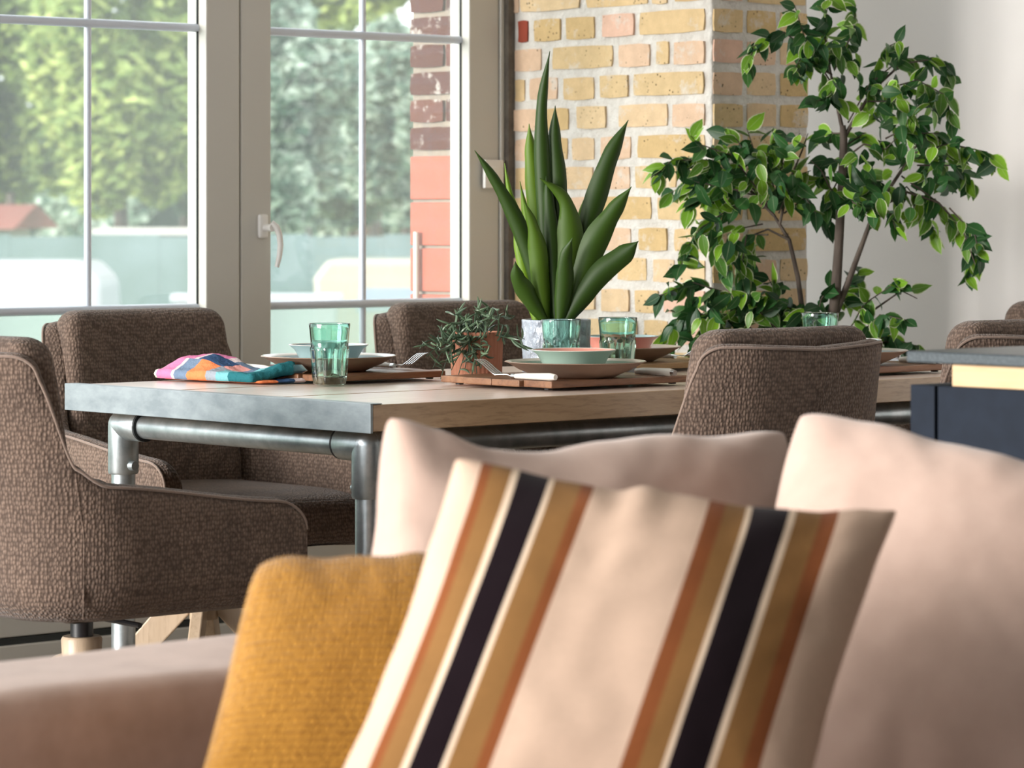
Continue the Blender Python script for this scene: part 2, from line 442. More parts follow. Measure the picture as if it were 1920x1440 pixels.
# ------------------------------------------------------------------ building helpers
class MB:
    def __init__(self):
        self.v, self.f, self.uv, self.rnd, self.mi = [], [], [], [], []

    def add(self, verts, faces, uvs=None, rnd=0.0, mi=0):
        o = len(self.v)
        self.v += [Vector(p) for p in verts]
        self.f += [tuple(i + o for i in f) for f in faces]
        self.uv += list(uvs) if uvs else [(0.0, 0.0)] * len(verts)
        self.rnd += [rnd] * len(verts)
        self.mi += [mi] * len(faces)
        return self

    def box(self, lo, hi, mi=0):
        (x0, y0, z0), (x1, y1, z1) = lo, hi
        vs = [(x0, y0, z0), (x1, y0, z0), (x1, y1, z0), (x0, y1, z0), (x0, y0, z1), (x1, y0, z1), (x1, y1, z1), (x0, y1, z1)]
        return self.add(vs, [(0, 3, 2, 1), (4, 5, 6, 7), (0, 1, 5, 4), (1, 2, 6, 5), (2, 3, 7, 6), (3, 0, 4, 7)], mi=mi)

    def tube(self, pts, radii, n=10, cap=True, rnd=0.0):
        pts = [Vector(p) for p in pts]
        if not isinstance(radii, (list, tuple)):
            radii = [radii] * len(pts)
        vs, fs, uvs = [], [], []
        up = None
        for i, p in enumerate(pts):
            t = (pts[min(i + 1, len(pts) - 1)] - pts[max(i - 1, 0)]).normalized()
            if up is None:
                up = t.orthogonal().normalized()
            up = (up - t * up.dot(t)).normalized()
            s = t.cross(up)
            for k in range(n):
                a = 2 * PI * k / n
                vs.append(p + (up * math.cos(a) + s * math.sin(a)) * radii[i])
                uvs.append((k / n, i / max(1, len(pts) - 1)))
        for i in range(len(pts) - 1):
            for k in range(n):
                a, b = i * n + k, i * n + (k + 1) % n
                fs.append((a, b, b + n, a + n))
        if cap:
            fs.append(tuple(range(n - 1, -1, -1)))
            fs.append(tuple((len(pts) - 1) * n + k for k in range(n)))
        return self.add(vs, fs, uvs, rnd)

    def lathe(self, prof, n=48, rfn=None, mis=None, closed=False):
        vs, fs, mi = [], [], []
        m = len(prof)
        for j in range(n):
            a = 2 * PI * j / n
            for i, (r, z) in enumerate(prof):
                rr = rfn(i, r, z, a) if rfn else r
                vs.append((rr * math.cos(a), rr * math.sin(a), z))
        o = len(self.v)
        self.v += [Vector(p) for p in vs]
        self.uv += [(0, 0)] * len(vs)
        self.rnd += [0.0] * len(vs)
        last = m if closed else m - 1
        for j in range(n):
            for i in range(last):
                a, b = j * m + i, ((j + 1) % n) * m + i
                i2 = (i + 1) % m - i
                self.f.append((o + a, o + b, o + b + i2, o + a + i2))
                self.mi.append(mis[i] if mis else 0)
        return self

    def build(self, name, mat, parent=None, smooth=None, bev=0.0, seg=2, sub=0):
        me = bpy.data.meshes.new(name)
        me.from_pydata([tuple(p) for p in self.v], [], self.f)
        for m in (mat if isinstance(mat, (list, tuple)) else [mat]):
            me.materials.append(M[m])
        uvl = me.uv_layers.new(name='UVMap')
        li = [0] * len(me.loops)
        me.loops.foreach_get('vertex_index', li)
        flat = []
        for i in li:
            flat += self.uv[i]
        uvl.data.foreach_set('uv', flat)
        at = me.attributes.new('rnd', 'FLOAT', 'POINT')
        at.data.foreach_set('value', self.rnd)
        me.polygons.foreach_set('material_index', self.mi)
        bm = bmesh.new()
        bm.from_mesh(me)
        bmesh.ops.remove_doubles(bm, verts=bm.verts, dist=1e-6)
        bmesh.ops.recalc_face_normals(bm, faces=bm.faces)
        bm.to_mesh(me)
        bm.free()
        if smooth is not None:
            me.shade_smooth()
            me.set_sharp_from_angle(angle=R(smooth))
        o = bpy.data.objects.new(name, me)
        COL.objects.link(o)
        if parent is not None:
            o.parent = parent
        if bev:
            b = o.modifiers.new('bevel', 'BEVEL')
            b.width, b.segments, b.limit_method, b.angle_limit = bev, seg, 'ANGLE', R(40)
        if sub:
            s = o.modifiers.new('subdiv', 'SUBSURF')
            s.levels = s.render_levels = sub
        return o


def thing(name, label, cat, loc=(0, 0, 0), rz=0.0, group=None, kind=None):
    o = bpy.data.objects.new(name, None)
    o.empty_display_size = 0.05
    COL.objects.link(o)
    o.location = loc
    o.rotation_euler = (0, 0, rz)
    return tag(o, label, cat, group, kind)


def tag(o, label=None, cat=None, group=None, kind=None):
    if label:
        o['label'] = label
    if cat:
        o['category'] = cat
    if group:
        o['group'] = group
    if kind:
        o['kind'] = kind
    return o


def copy_tree(o, parent=None):
    c = o.copy()
    COL.objects.link(c)
    c.parent = parent
    for ch in list(o.children):
        copy_tree(ch, c)
    return c


def rounded_box(mb, size, r, n=(10, 10, 10), fn=None, center=(0, 0, 0)):
    """box with rounded edges, gridded so that fn can bend it"""
    hx, hy, hz = (s / 2 for s in size)
    h = (hx, hy, hz)
    rr = r

    def warp(t, H):   # crowd grid lines towards the rounded ends
        return H * math.copysign(1 - (1 - abs(t)) ** 1.6, t)
    for ax in range(3):
        a, b = [k for k in range(3) if k != ax]
        na, nb = n[a], n[b]
        for sgn in (-1, 1):
            vs, fs, uvs = [], [], []
            for i in range(na + 1):
                for j in range(nb + 1):
                    p = [0, 0, 0]
                    p[ax] = sgn * h[ax]
                    p[a] = warp(2 * i / na - 1, h[a])
                    p[b] = warp(2 * j / nb - 1, h[b])
                    q = [max(-(h[k] - rr), min(h[k] - rr, p[k])) for k in range(3)]
                    dv = Vector([p[k] - q[k] for k in range(3)])
                    dv = dv.normalized() * rr if dv.length > 1e-9 else dv
                    w = Vector(q) + dv
                    if fn:
                        w = Vector(fn(w.x, w.y, w.z))
                    vs.append(w + Vector(center))
                    uvs.append((i / na, j / nb))
            for i in range(na):
                for j in range(nb):
                    k = i * (nb + 1) + j
                    fs.append((k, k + 1, k + nb + 2, k + nb + 1))
            mb.add(vs, fs, uvs)
    return mb


def smoothstep(a, b, x):
    t = max(0.0, min(1.0, (x - a) / (b - a)))
    return t * t * (3 - 2 * t)


# ================================================================== THE SETTING
WY = 6.30      # inner face of the window doors
BX = 5.625     # lit face of the brick pier
PY = 5.575     # room side face of the brick pier
EX = 6.50      # white end wall

mb = MB().box((-2.5, -4, -0.1), (EX, WY + 0.12, 0))
tag(mb.build('floor', 'floor'), 'pale smooth floor', kind='structure')
mb = MB().box((-2.5, -4, 3.2), (EX, WY + 0.12, 3.3))
tag(mb.build('ceiling', 'ceiling'), 'white ceiling', kind='structure')
mb = MB().box((EX, -4, 0), (EX + 0.12, WY + 0.3, 3.2))
tag(mb.build('wall_right', 'wall_white'), 'smooth white end wall behind the potted fig', kind='structure')
mb = MB().box((-2.5, -4.12, 0), (EX, -4.0, 3.2))
tag(mb.build('wall_front', 'wall_bounce'), 'grey wall behind the viewer', kind='structure')
LX0 = -2.4      # unseen left wall; its wide opening is sized as fill for the cushions
mb = MB().box((LX0 - .12, -4, 0), (LX0, WY + 0.12, 0.25)).box((LX0 - .12, -4, 3.1), (LX0, WY + 0.12, 3.2))
mb.box((LX0 - .12, -4, 0.25), (LX0, 0.2, 3.1)).box((LX0 - .12, 6.26, 0.25), (LX0, WY + 0.12, 3.1))
tag(mb.build('wall_left', 'wall_white'), 'white wall far to the left', kind='structure')
mb = MB()
mb.box((-2.5, WY, 2.42), (BX, WY + 0.1, 3.2))
tag(mb.build('wall_back', 'wall_white'), 'white lintel above the glazed doors', kind='structure')


# ---- brick pier, with single bricks standing proud of the mortar
def brick_meshes(count, mat, seed, amt=0.07):
    out = []
    rg = random.Random(seed)
    for k in range(count):
        bm = bmesh.new()
        bmesh.ops.create_cube(bm, size=1.0)
        bmesh.ops.subdivide_edges(bm, edges=bm.edges[:], cuts=2, use_grid_fill=True)
        for v in bm.verts:
            # worn corners and wavering edges on the two long directions
            ax, az = abs(v.co.x), abs(v.co.z)
            if ax > 0.45 and az > 0.45:
                v.co.x *= 1 - rg.uniform(0.02, amt)
                v.co.z *= 1 - rg.uniform(0.06, amt * 2.4)
            elif az > 0.45:
                v.co.z *= 1 - rg.uniform(0.0, amt * 0.9)
            elif ax > 0.45:
                v.co.x *= 1 - rg.uniform(0.0, amt * 0.35)
            v.co.y += rg.uniform(-0.06, 0.06)
        me = bpy.data.meshes.new('brick')
        bm.to_mesh(me)
        bm.free()
        me.materials.append(M[mat])
        me.shade_smooth()
        me.set_sharp_from_angle(angle=R(50))
        out.append(me)
    return out


pier = thing('wall_pier', 'brick pier of worn yellow bricks with wide pale mortar joints', None, (BX, PY, 0), 0, None, 'structure')
MB().box((0.0005, 0.0005, 0), (0.335, WY + 0.12 - PY, 3.2)).build('mortar_core', 'mortar', pier, bev=0.006)
BR = brick_meshes(14, 'brick', 3, 0.055)


def put_brick(parent, me, c, size, rz=0.0, name='brick'):
    o = bpy.data.objects.new(name, me)
    COL.objects.link(o)
    o.parent = parent
    o.location = c
    o.scale = size
    o.rotation_euler = (0, rng.uniform(-0.006, 0.006), rz)
    return o


rows = {
    0: [(120, 160), (180, 715), (765, 1330), (1365, 1500), (1560, 1840)],
    1: [(160, 245), (305, 540), (590, 845), (920, 1205), (1250, 1840)],
    2: [(125, 365), (465, 1010), (1065, 1345), (1405, 1515), (1565, 1840)],
    3: [(130, 215), (260, 510), (565, 840), (900, 1150), (1195, 1835)],
    4: [(125, 330), (410, 610), (690, 950), (1060, 1505), (1550, 1838)],
    5: [(130, 330), (400, 600), (640, 840), (900, 1170), (1230, 1838)],
    6: [(135, 480), (540, 830), (940, 1160), (1210, 1580), (1630, 1838)],
    7: [(125, 330), (390, 590), (640, 830), (880, 1355), (1415, 1838)],
    8: [(130, 550), (610, 850), (900, 1170), (1245, 1500), (1560, 1838)],
    9: [(125, 330), (390, 590), (640, 1000), (1050, 1310), (1370, 1560), (1610, 1838)],
    10: [(130, 350), (410, 640), (700, 850), (910, 1160), (1210, 1420), (1470, 1838)],
    11: [(130, 480), (540, 730), (780, 1230), (1290, 1500), (1560, 1838)],
}
ROW0Z = on_x(1150, -9, BX).z
PITCH = 0.0752
for r in range(-4, 21):
    z = ROW0Z - r * PITCH + 0.0
    if r in rows:
        spans = [(on_x(940 + a / 4.8, 200, BX).y, on_x(940 + b / 4.8, 200, BX).y) for a, b in rows[r]]
    else:
        spans, y = [], on_x(940 + 1838 / 4.8, 200, BX).y
        while y < WY - 0.06:
            w = rng.choice([0.102, 0.102, 0.205])
            spans.append((min(y + w, WY), y))
            y += w + 0.015
    for k, (ya, yb) in enumerate(spans):
        ya, yb = max(ya, yb), min(ya, yb)
        me = BR[rng.randrange(14)]
        o = put_brick(pier, me, (0.012 - 0.004 + rng.uniform(-.002, .002), (ya + yb) / 2 - PY, z + rng.uniform(-.002, .002)),
                      ((ya - yb), 0.024, 0.0575), -PI / 2)
        if r == 1 and k == 0:
            o.data = BR[0].copy()
            o.data.materials.clear()
            o.data.materials.append(M['brick_deepred'])
    # room side face
    x = 0.004
    first = True
    while x < 0.30:
        w = rng.choice([0.1, 0.1, 0.205]) if not (first and r % 2) else 0.1
        w = min(w, 0.333 - x)
        if w > 0.03:
            put_brick(pier, BR[rng.randrange(14)], (x + w / 2, 0.009 + rng.uniform(-.002, .002), z + rng.uniform(-.002, .002)),
                      (w, 0.024, 0.0575), 0)
        x += w + 0.016
        first = False
mb = MB().box((-0.035, 0.03, 0), (0.02, WY + 0.1 - PY, 3.2))
MB().box((BX - 0.022, WY - 0.02, 0), (BX + 0.01, WY + 0.1, 2.42)).build('trim_1', 'mortar_dark')
tag(bpy.data.objects['trim_1'], 'dark ragged joint between door frame and brick', kind='structure')


# ---- glazed doors
def glazed_door(name, label, x0, x1, sl, sr, handle):
    """door leaf between x0 and x1 with stiles of width sl, sr"""
    t = thing(name, label, None, (x0, WY, 0), 0, None, 'structure')
    w = x1 - x0
    D0, D1 = 0.0, 0.075
    zb, zt = 0.14, 2.36
    rb, rt = 0.30, 2.24
    for a, b in ((0, sl), (w - sr, w)):
        MB().box((a, D0, zb), (b, D1, zt)).build('stile', 'white_frame', t, bev=0.004)
    MB().box((sl, D0, zb), (w - sr, D1, rb)).build('bottom_rail', 'white_frame', t, bev=0.004)
    MB().box((sl, D0, rt), (w - sr, D1, zt)).build('top_rail', 'white_frame', t, bev=0.004)
    for a, b in ((sl, sl + 0.004), (w - sr - 0.004, w - sr)):
        MB().box((a, 0.03, rb), (b, 0.034, rt)).build('gasket', 'gasket', t)
    gm = (sl + w - sr) / 2
    zs = [rb, 0.872, 1.534, rt]
    for z in zs[1:-1]:
        m = MB()
        m.tube([(sl, 0.036, z), (w - sr, 0.036, z)], 0.0105, 12)
        m.build('glazing_bar', 'bar_white', t, 40)
    m = MB()
    m.tube([(gm, 0.040, rb), (gm, 0.040, rt)], 0.0085, 12)
    m.build('glazing_bar', 'bar_white', t, 40)
    for i in range(3):
        for a, b in ((sl, gm), (gm, w - sr)):
            MB().box((a, 0.042, zs[i]), (b, 0.045, zs[i + 1])).build('pane', 'pane_milky' if i == 0 else 'pane', t)
    if handle:
        hx = handle[0] - x0
        hz = handle[1]
        h = MB()
        rounded_box(h, (0.027, 0.012, 0.058), 0.0055, (6, 4, 8), None, (hx, -0.006, hz))
        hp = h.build('handle_plate', 'plastic', t, 40)
        MB().tube([(0, 0, 0), (0, -0.03, 0)], 0.009, 14).build('handle_neck', 'plastic', hp, 40).location = (hx + 0.003, -0.01, hz - 0.004)
        lv = MB()
        pts = [(0, -0.034, 0.008), (0.010, -0.04, -0.002), (0.018, -0.042, -0.02), (0.0215, -0.042, -0.045), (0.020, -0.04, -0.07),
               (0.014, -0.037, -0.098)]
        lv.tube(pts, [0.008, 0.0085, 0.0075, 0.007, 0.0065, 0.0055], 12)
        lv.build('handle_lever', 'plastic', hp, 60).location = (hx + 0.004, 0, hz)
    return t


glazed_door('door_1', 'white glazed door leaf at the left with a plain stile', 3.945, 4.764, 0.102, 0.100, None)
hp_ = on_y(490, 424, WY)
glazed_door('door_2', 'white glazed door leaf with lever handle next to the brick pier', 4.768, 5.588, 0.090, 0.100, (hp_.x, hp_.z))
glazed_door('door_3', 'white glazed door leaf beyond the left edge of the view', 3.12, 3.94, 0.09, 0.1, None)
glazed_door('door_4', 'white glazed door leaf far beyond the left edge of the view', 2.30, 3.115, 0.1, 0.1, None)
mb = MB()
mb.box((5.590, WY - 0.006, 0), (BX - 0.022, WY + 0.1, 2.42))
tag(mb.build('trim_2', 'white_frame', bev=0.003), 'white fixed door frame post beside the bricks', kind='structure')
mb = MB()
mb.box((2.0, WY - 0.01, 0.0), (5.59, WY + 0.12, 0.124))
tag(mb.build('trim_3', 'white_frame', bev=0.004), 'pale door threshold', kind='structure')
mb = MB()
mb.box((2.0, WY - 0.002, 0.1245), (5.59, WY + 0.1, 0.139))
tag(mb.build('trim_4', 'gasket'), 'dark seal under the doors', kind='structure')
a, b = on_y(906, 355, WY - 0.012), on_y(946, 298, WY - 0.012)
t = thing('wall_switch', 'small square white switch plate on the door frame post', 'switch', ((a.x + b.x) / 2, WY - 0.006, (a.z + b.z) / 2))
MB().box((-0.034, -0.011, -0.036), (0.030, 0.0, 0.036)).build('plate', 'plastic', t, bev=0.003)
MB().box((-0.014, -0.014, -0.018), (0.012, -0.009, 0.018)).build('rocker', 'plastic', t, bev=0.002)

# ---- outside reveal of dark bricks and orange blocks
op = thing('wall_outside', 'outdoor pier of red-brown bricks above smooth orange blocks', None, (5.562, 6.425, -0.9), 0, None, 'structure')
MB().box((0.006, 0.004, 0), (0.5, 0.19, 4.0)).build('mortar_core', 'mortar_out', op)
BRR = brick_meshes(8, 'brick_red', 11, 0.05)
zjoin = on_x(812, 290, 5.562).z + 0.9
z = zjoin + 0.042
r = 0
while z < 3.9:
    spans = [(0.0, 0.192)] if r % 2 == 0 else [(0.0, 0.048), (0.06, 0.192)]
    for a, b in spans:
        put_brick(op, BRR[rng.randrange(8)], (0.008, (a + b) / 2, z), (b - a, 0.022, 0.060), -PI / 2)
    z += 0.0715
    r += 1
zb = zjoin - 0.004
while zb > 0.05:
    MB().box((-0.003, 0.0, zb - 0.112), (0.02, 0.192, zb)).build('orange_block', 'terracotta_block', op, bev=0.003)
    zb -= 0.1195
pp = on_x(789, 435, 5.562)
MB().tube([(-0.016, pp.y - 6.425, 0), (-0.016, pp.y - 6.425, pp.z + 0.9)], 0.0075, 10).build('white_pipe', 'white_frame', op, 60)

# ================================================================== OUTDOORS
GZ = -0.9
mb = MB().box((-60, WY + 0.6, GZ - 0.1), (140, 160, GZ))
tag(mb.build('ground', 'ext_ground'), 'pale paved ground outside the windows', kind='structure')
mb = MB().box((-60, 31, GZ), (140, 160, GZ + 0.03))
tag(mb.build('lawn', 'ext_grass'), 'green lawn beyond the parked cars', kind='structure')


def foliage_cloud(mb, c, rad, n, size, rg, lo=0.0, hi=1.0):
    c = Vector(c)
    for _ in range(n):
        while True:
            p = Vector((rg.uniform(-1, 1), rg.uniform(-1, 1), rg.uniform(-1, 1)))
            if 0.2 < p.length < 1:
                break
        p = Vector((p.x * rad[0], p.y * rad[1], p.z * rad[2])) + c
        a = Vector((rg.gauss(0, 1), rg.gauss(0, 1), rg.gauss(0, 1))).normalized()
        b = a.orthogonal().normalized()
        s = size * rg.uniform(0.6, 1.4)
        mb.add([p - a * s, p - b * s * .5, p + a * s, p + b * s * .5], [(0, 1, 2, 3)], rnd=rg.uniform(lo, hi))


def outdoor_tree(name, label, px, top, width, d, leaf, bottom, seed, n=1500, droop=0.0, lo=0.0, hi=1.0):
    rg = random.Random(seed)
    base = P(px, YH, d)
    base.z = GZ
    t = thing(name, label, 'tree', base, 0, 'trees outside the windows')
    zt = CAMH + (YH - top) / F * d - GZ
    zb = CAMH + (YH - bottom) / F * d - GZ
    wr = width / F * d / 2
    MB().tube([(0, 0, 0), (0.05, 0, zb * 0.6), (0, 0, zb + 0.08 * (zt - zb))], [wr * .09 + .08, wr * .07 + .06, wr * .03 + .03], 8).build('trunk', 'bark', t, 60)
    m = MB()
    nb = 12
    for i in range(nb):
        f = rg.uniform(0, 1)
        a = rg.uniform(0, 2 * PI)
        rr = wr * 0.62 * math.sin(PI * (0.25 + 0.6 * f))
        cz = zb + (zt - zb) * (0.12 + 0.76 * f)
        foliage_cloud(m, (rr * math.cos(a), rr * math.sin(a), cz), (wr * .46, wr * .46, (zt - zb) * (.15 + droop)), n * 5 // nb, d * 0.0030, rg, lo, hi)
    m.build('crown', leaf, t)['kind'] = 'stuff'
    return t


outdoor_tree('leafy_tree', 'yellow-green drooping tree in the middle of the left door panes', 225, -380, 330, 46, 'ext_leaf_a', 400, 1, 3000, 0.06, .25, 1)
outdoor_tree('leafy_tree', 'dull green tree at the far left of the left door', 20, -300, 300, 50, 'ext_leaf_a', 420, 2, 2400, 0.05, 0, .75)
outdoor_tree('leafy_tree', 'dark tree standing behind the drooping tree', 345, -120, 300, 62, 'ext_leaf_c', 450, 3, 2400)
outdoor_tree('leafy_tree', 'pale blue-green tree left of the vertical bar in the handle door', 575, -60, 240, 52, 'ext_leaf_b', 450, 4, 2400)
outdoor_tree('leafy_tree', 'pale blue-green tree right of the vertical bar in the handle door', 760, 20, 220, 56, 'ext_leaf_b', 450, 5, 2400)
outdoor_tree('leafy_tree', 'bright yellow-green tree top high in the handle door', 690, -520, 460, 76, 'ext_leaf_a', 90, 6, 2400, 0, .5, 1)
outdoor_tree('leafy_tree', 'dark blue-green tree low behind the handle door', 660, 150, 260, 66, 'ext_leaf_c', 450, 7, 2200, 0, .3, 1)
outdoor_tree('leafy_tree', 'olive tree above the stile of the left door', 440, -420, 250, 56, 'ext_leaf_a', 330, 8, 2000, 0, 0, .8)
outdoor_tree('leafy_tree', 'bright yellow-green tree top beside the outdoor pier, high in the handle door', 790, -420, 300, 68, 'ext_leaf_a', 120, 9, 2400, 0, .5, 1)
for i, (px, w) in enumerate(((-300, 300), (-640, 330), (1060, 320), (1450, 400))):
    outdoor_tree('leafy_tree', ['green tree beyond the left edge of the doors', 'green tree far beyond the left edge of the doors',
                                'green tree hidden behind the brick pier', 'green tree hidden behind the white end wall'][i],
                 px, -350, w, 58, 'ext_leaf_a', 430, 20 + i, 1200)
rg_ = random.Random(77)
hb = P(350, YH, 84)
t = thing('tall_hedge', 'dense dark green hedge closing off the view behind all the trees', 'hedge', (hb.x, hb.y, GZ), -ALPHA)
m = MB()
for k in range(60):
    foliage_cloud(m, (rg_.uniform(-14, 12), rg_.uniform(-1.0, 1.0), rg_.uniform(.6, 4.4)), (1.3, 1.0, 1.1), 420, 0.17, rg_, 0, 1)
m.build('hedge_leaves', 'ext_leaf_b', t)['kind'] = 'stuff'
MB().box((-14, 0.6, 0), (12, 1.0, 4.6)).build('hedge_core', 'ext_leaf_c', t)

# long fence and low buildings far behind
t = thing('garden_fence', 'blue-grey fence along the far side of the lawn', 'fence', P(300, YH, 46) * 1.0)
t.location = P(300, YH, 42)
t.location.z = GZ
for k in range(-14, 22):
    mb = MB().box((k * 0.95, -0.03, 0.05), (k * 0.95 + 0.946, 0.03, 1.70 + 0.03 * (k % 2)))
    o = mb.build('fence_panel', 'ext_fence', t)
t.rotation_euler = (0, 0, -ALPHA)
bp = P(-95, YH, 44.5)
t = thing('red_roofed_house', 'small house with a red roof at the far left', 'house', (bp.x, bp.y, GZ), -ALPHA)
MB().box((-3.0, 0, 0), (0.5, 4, 1.85)).build('wall', 'ext_wall', t)
MB().add([(-3.3, -0.3, 1.78), (0.9, -0.3, 1.78), (0.9, 2, 2.12), (-3.3, 2, 2.12), (-3.3, 4.3, 1.78), (0.9, 4.3, 1.78)],
         [(0, 1, 2, 3), (3, 2, 5, 4), (0, 3, 4), (1, 5, 2)]).build('roof', 'ext_red', t)
bp = P(290, YH, 42.5)
t = thing('grey_garage', 'low grey garage behind the left door panes', 'garage', (bp.x, bp.y, GZ), -ALPHA)
MB().box((-0.7, 0, 0), (0.75, 2, 1.72)).build('wall', 'ext_fence', t)
MB().box((-0.8, -0.1, 1.72), (0.85, 2.1, 1.8)).build('roof', 'ext_wall', t)


def car(name, label, px, d, yaw, paint, s=1.0, van=False):
    p = P(px, YH, d)
    t = thing(name, label, 'van', (p.x, p.y, GZ), yaw, 'vans parked outside')
    prof = [(-2.1, .35), (-2.15, .75), (-1.95, .95), (-1.2, 1.0), (-.65, 1.42), (.75, 1.45), (1.45, 1.02), (2.05, .92), (2.15, .6), (2.1, .35)]

    if van:
        prof = [(-2.15, .35), (-2.2, 1.3), (-2.05, 1.5), (1.95, 1.5), (2.15, 1.3), (2.2, .35)]

    def ext(mb, pr, w):
        n = len(pr)
        vs = [(x * s, -w * s, z * s) for x, z in pr] + [(x * s, w * s, z * s) for x, z in pr]
        fs = [tuple(range(n - 1, -1, -1)), tuple(range(n, 2 * n))]
        fs += [(i, (i + 1) % n, n + (i + 1) % n, n + i) for i in range(n)]
        mb.add(vs, fs)
    m = MB()
    ext(m, prof, .85)
    m.build('body', paint, t, bev=0.06 * s)
    m = MB()
    ext(m, [(-1.75, .95), (-1.7, 1.2), (.7, 1.2), (.8, .95)], .86)
    m.build('side_window', 'car_glass', t)
    m = MB()
    for sx in (-1.3, 1.3):
        w = MB().tube([(sx * s, -.87 * s, .33 * s), (sx * s, .87 * s, .33 * s)], .33 * s, 18)
        w.build('wheel_pair', 'tyre', t, 40)
    return t


car('parked_van', 'white van parked outside at the far left', -175, 35, -ALPHA, 'car_white', van=True)
car('parked_van', 'cream van parked outside at the foot of the outdoor pier', 975, 36, -ALPHA, 'car_cream', van=True)
gw = P(480, YH, 31)
t = thing('low_garden_wall', 'low white garden wall outside between the two vans', 'wall', (gw.x, gw.y, GZ), -ALPHA)
MB().box((-0.75, 0, 0), (0.75, 0.3, 1.16)).build('wall_body', 'car_white', t, bev=0.02)
MB().box((-0.8, -0.05, 1.16), (0.8, 0.35, 1.24)).build('coping', 'car_white', t, bev=0.02)

# ================================================================== TABLE
TZ = 0.76
TX0, TX1, TY0, TY1 = 3.667, 5.50, 4.47, 5.412
t = thing('dining_table', 'long oak dining table on galvanised pipe legs with steel-clad ends', 'table', ((TX0 + TX1) / 2, (TY0 + TY1) / 2, 0))
ox, oy = t.location.x, t.location.y
npl = 6
pw = (TY1 - TY0) / npl
for i in range(npl):
    a = TY0 + i * pw
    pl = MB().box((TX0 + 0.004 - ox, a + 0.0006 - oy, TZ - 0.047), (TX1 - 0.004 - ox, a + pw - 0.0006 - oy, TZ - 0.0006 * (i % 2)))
    pl.mi[1] = 1  # top face takes the glare-lightened oak
    pl.build('plank', ('table_wood', 'table_top_glare'), t, bev=0.0012, seg=1)
for x0, x1, lip in ((TX0 - 0.003, TX0 + 0.003, 1), (TX1 - 0.003, TX1 + 0.003, -1)):
    m = MB()
    m.box((x0 - ox, TY0 - 0.001 - oy, TZ - 0.050), (x1 - ox, TY1 + 0.001 - oy, TZ + 0.0022))
    if lip > 0:
        m.box((x1 - 0.001 - ox, TY0 - oy, TZ + 0.0002), (x1 + 0.022 - ox, TY1 - oy, TZ + 0.0022))
    else:
        m.box((x0 - 0.022 - ox, TY0 - oy, TZ + 0.0002), (x0 + 0.001 - ox, TY1 - oy, TZ + 0.0022))
    m.build('steel_end_strip', 'galv_flat', t, bev=0.0012)
LX = (3.735, 5.432)
LY = (4.562, 5.315)
RZ, RR = 0.682, 0.0235
for x in LX:
    MB().tube([(x - ox, LY[0] - oy, RZ), (x - ox, LY[1] - oy, RZ)], RR, 24).build('end_rail', 'galv', t, 40)
for y in LY:
    MB().tube([(LX[0] - ox, y - oy, RZ), (LX[1] - ox, y - oy, RZ)], RR, 24).build('side_rail', 'galv', t, 40)
for x in LX:
    for y in LY:
        lg = MB().tube([(x - ox, y - oy, 0.0), (x - ox, y - oy, RZ)], RR, 24).build('leg', 'galv', t, 40)
        MB().tube([(x - ox, y - oy, 0.0), (x - ox, y - oy, 0.012)], 0.05, 24).build('foot_flange', 'galv', lg, 40)
        fit = MB()
        sy = 1 if y == LY[0] else -1
        sx = 1 if x == LX[0] else -1
        fr = 0.0300
        c = Vector((x - ox, y - oy, RZ))
        for dv, L in ((Vector((0, sy, 0)), 0.072), (Vector((sx, 0, 0)), 0.072), (Vector((0, 0, -1)), 0.095)):
            n_ = 9
            fit.tube([c, c + dv * (L - 0.004), c + dv * L], [fr, fr, fr - 0.002], 24)
        vs, fs, ns, nr = [], [], 18, 9
        for i in range(nr + 1):
            th = PI * i / nr
            for j in range(ns):
                ph = 2 * PI * j / ns
                vs.append(c + Vector((math.sin(th) * math.cos(ph), math.sin(th) * math.sin(ph), math.cos(th))) * fr)
        for i in range(nr):
            for j in range(ns):
                fs.append((i * ns + j, i * ns + (j + 1) % ns, (i + 1) * ns + (j + 1) % ns, (i + 1) * ns + j))
        fit.add(vs, fs)
        fo = fit.build('corner_fitting', 'galv', t, 40)
        ring = MB().tube([c + Vector((0, sy * 0.069, 0)), c + Vector((0, sy * 0.0745, 0))], fr - 0.0005, 24)
        ring.build('socket_ring', 'rubber', fo, 40)
        sp_ = c + Vector((0, sy * 0.026, -0.078))
        MB().tube([sp_, sp_ + Vector((0, sy * 0.014, 0))], [0.011, 0.009], 12).build('set_screw', 'galv', fo, 40)


# ================================================================== CHAIRS
def chair_plan(s):
    """plan of the shell, s from 0 (left arm tip) to 1 (right arm tip): outer point and inward normal"""
    W, yf, ya, rc = 0.295, 0.268, -0.085, 0.185
    arm = yf - ya
    arc = PI / 2 * rc
    back = 2 * (W - rc)
    tot = 2 * arm + 2 * arc + back
    d = s * tot
    if d < arm:
        return Vector((-W, yf - d, 0)), Vector((1, 0, 0))
    d -= arm
    if d < arc:
        a = d / rc
        n = Vector((math.cos(a), math.sin(a), 0))
        return Vector((-W + rc, ya, 0)) - n * rc, n
    d -= arc
    if d < back:
        return Vector((-W + rc + d, ya - rc, 0)), Vector((0, 1, 0))
    d -= back
    if d < arc:
        a = PI / 2 - d / rc
        n = Vector((-math.cos(a), math.sin(a), 0))
        return Vector((W - rc, ya, 0)) - n * rc, n
    d -= arc
    return Vector((W, ya + d, 0)), Vector((-1, 0, 0))


def lean(p):
    """tilt of everything above the arms"""
    k = max(0.0, p.z - 0.56)
    q = p.copy()
    q.y -= 0.13 * k + 0.06 * k * k
    q.x *= 1 - 0.12 * k
    return q


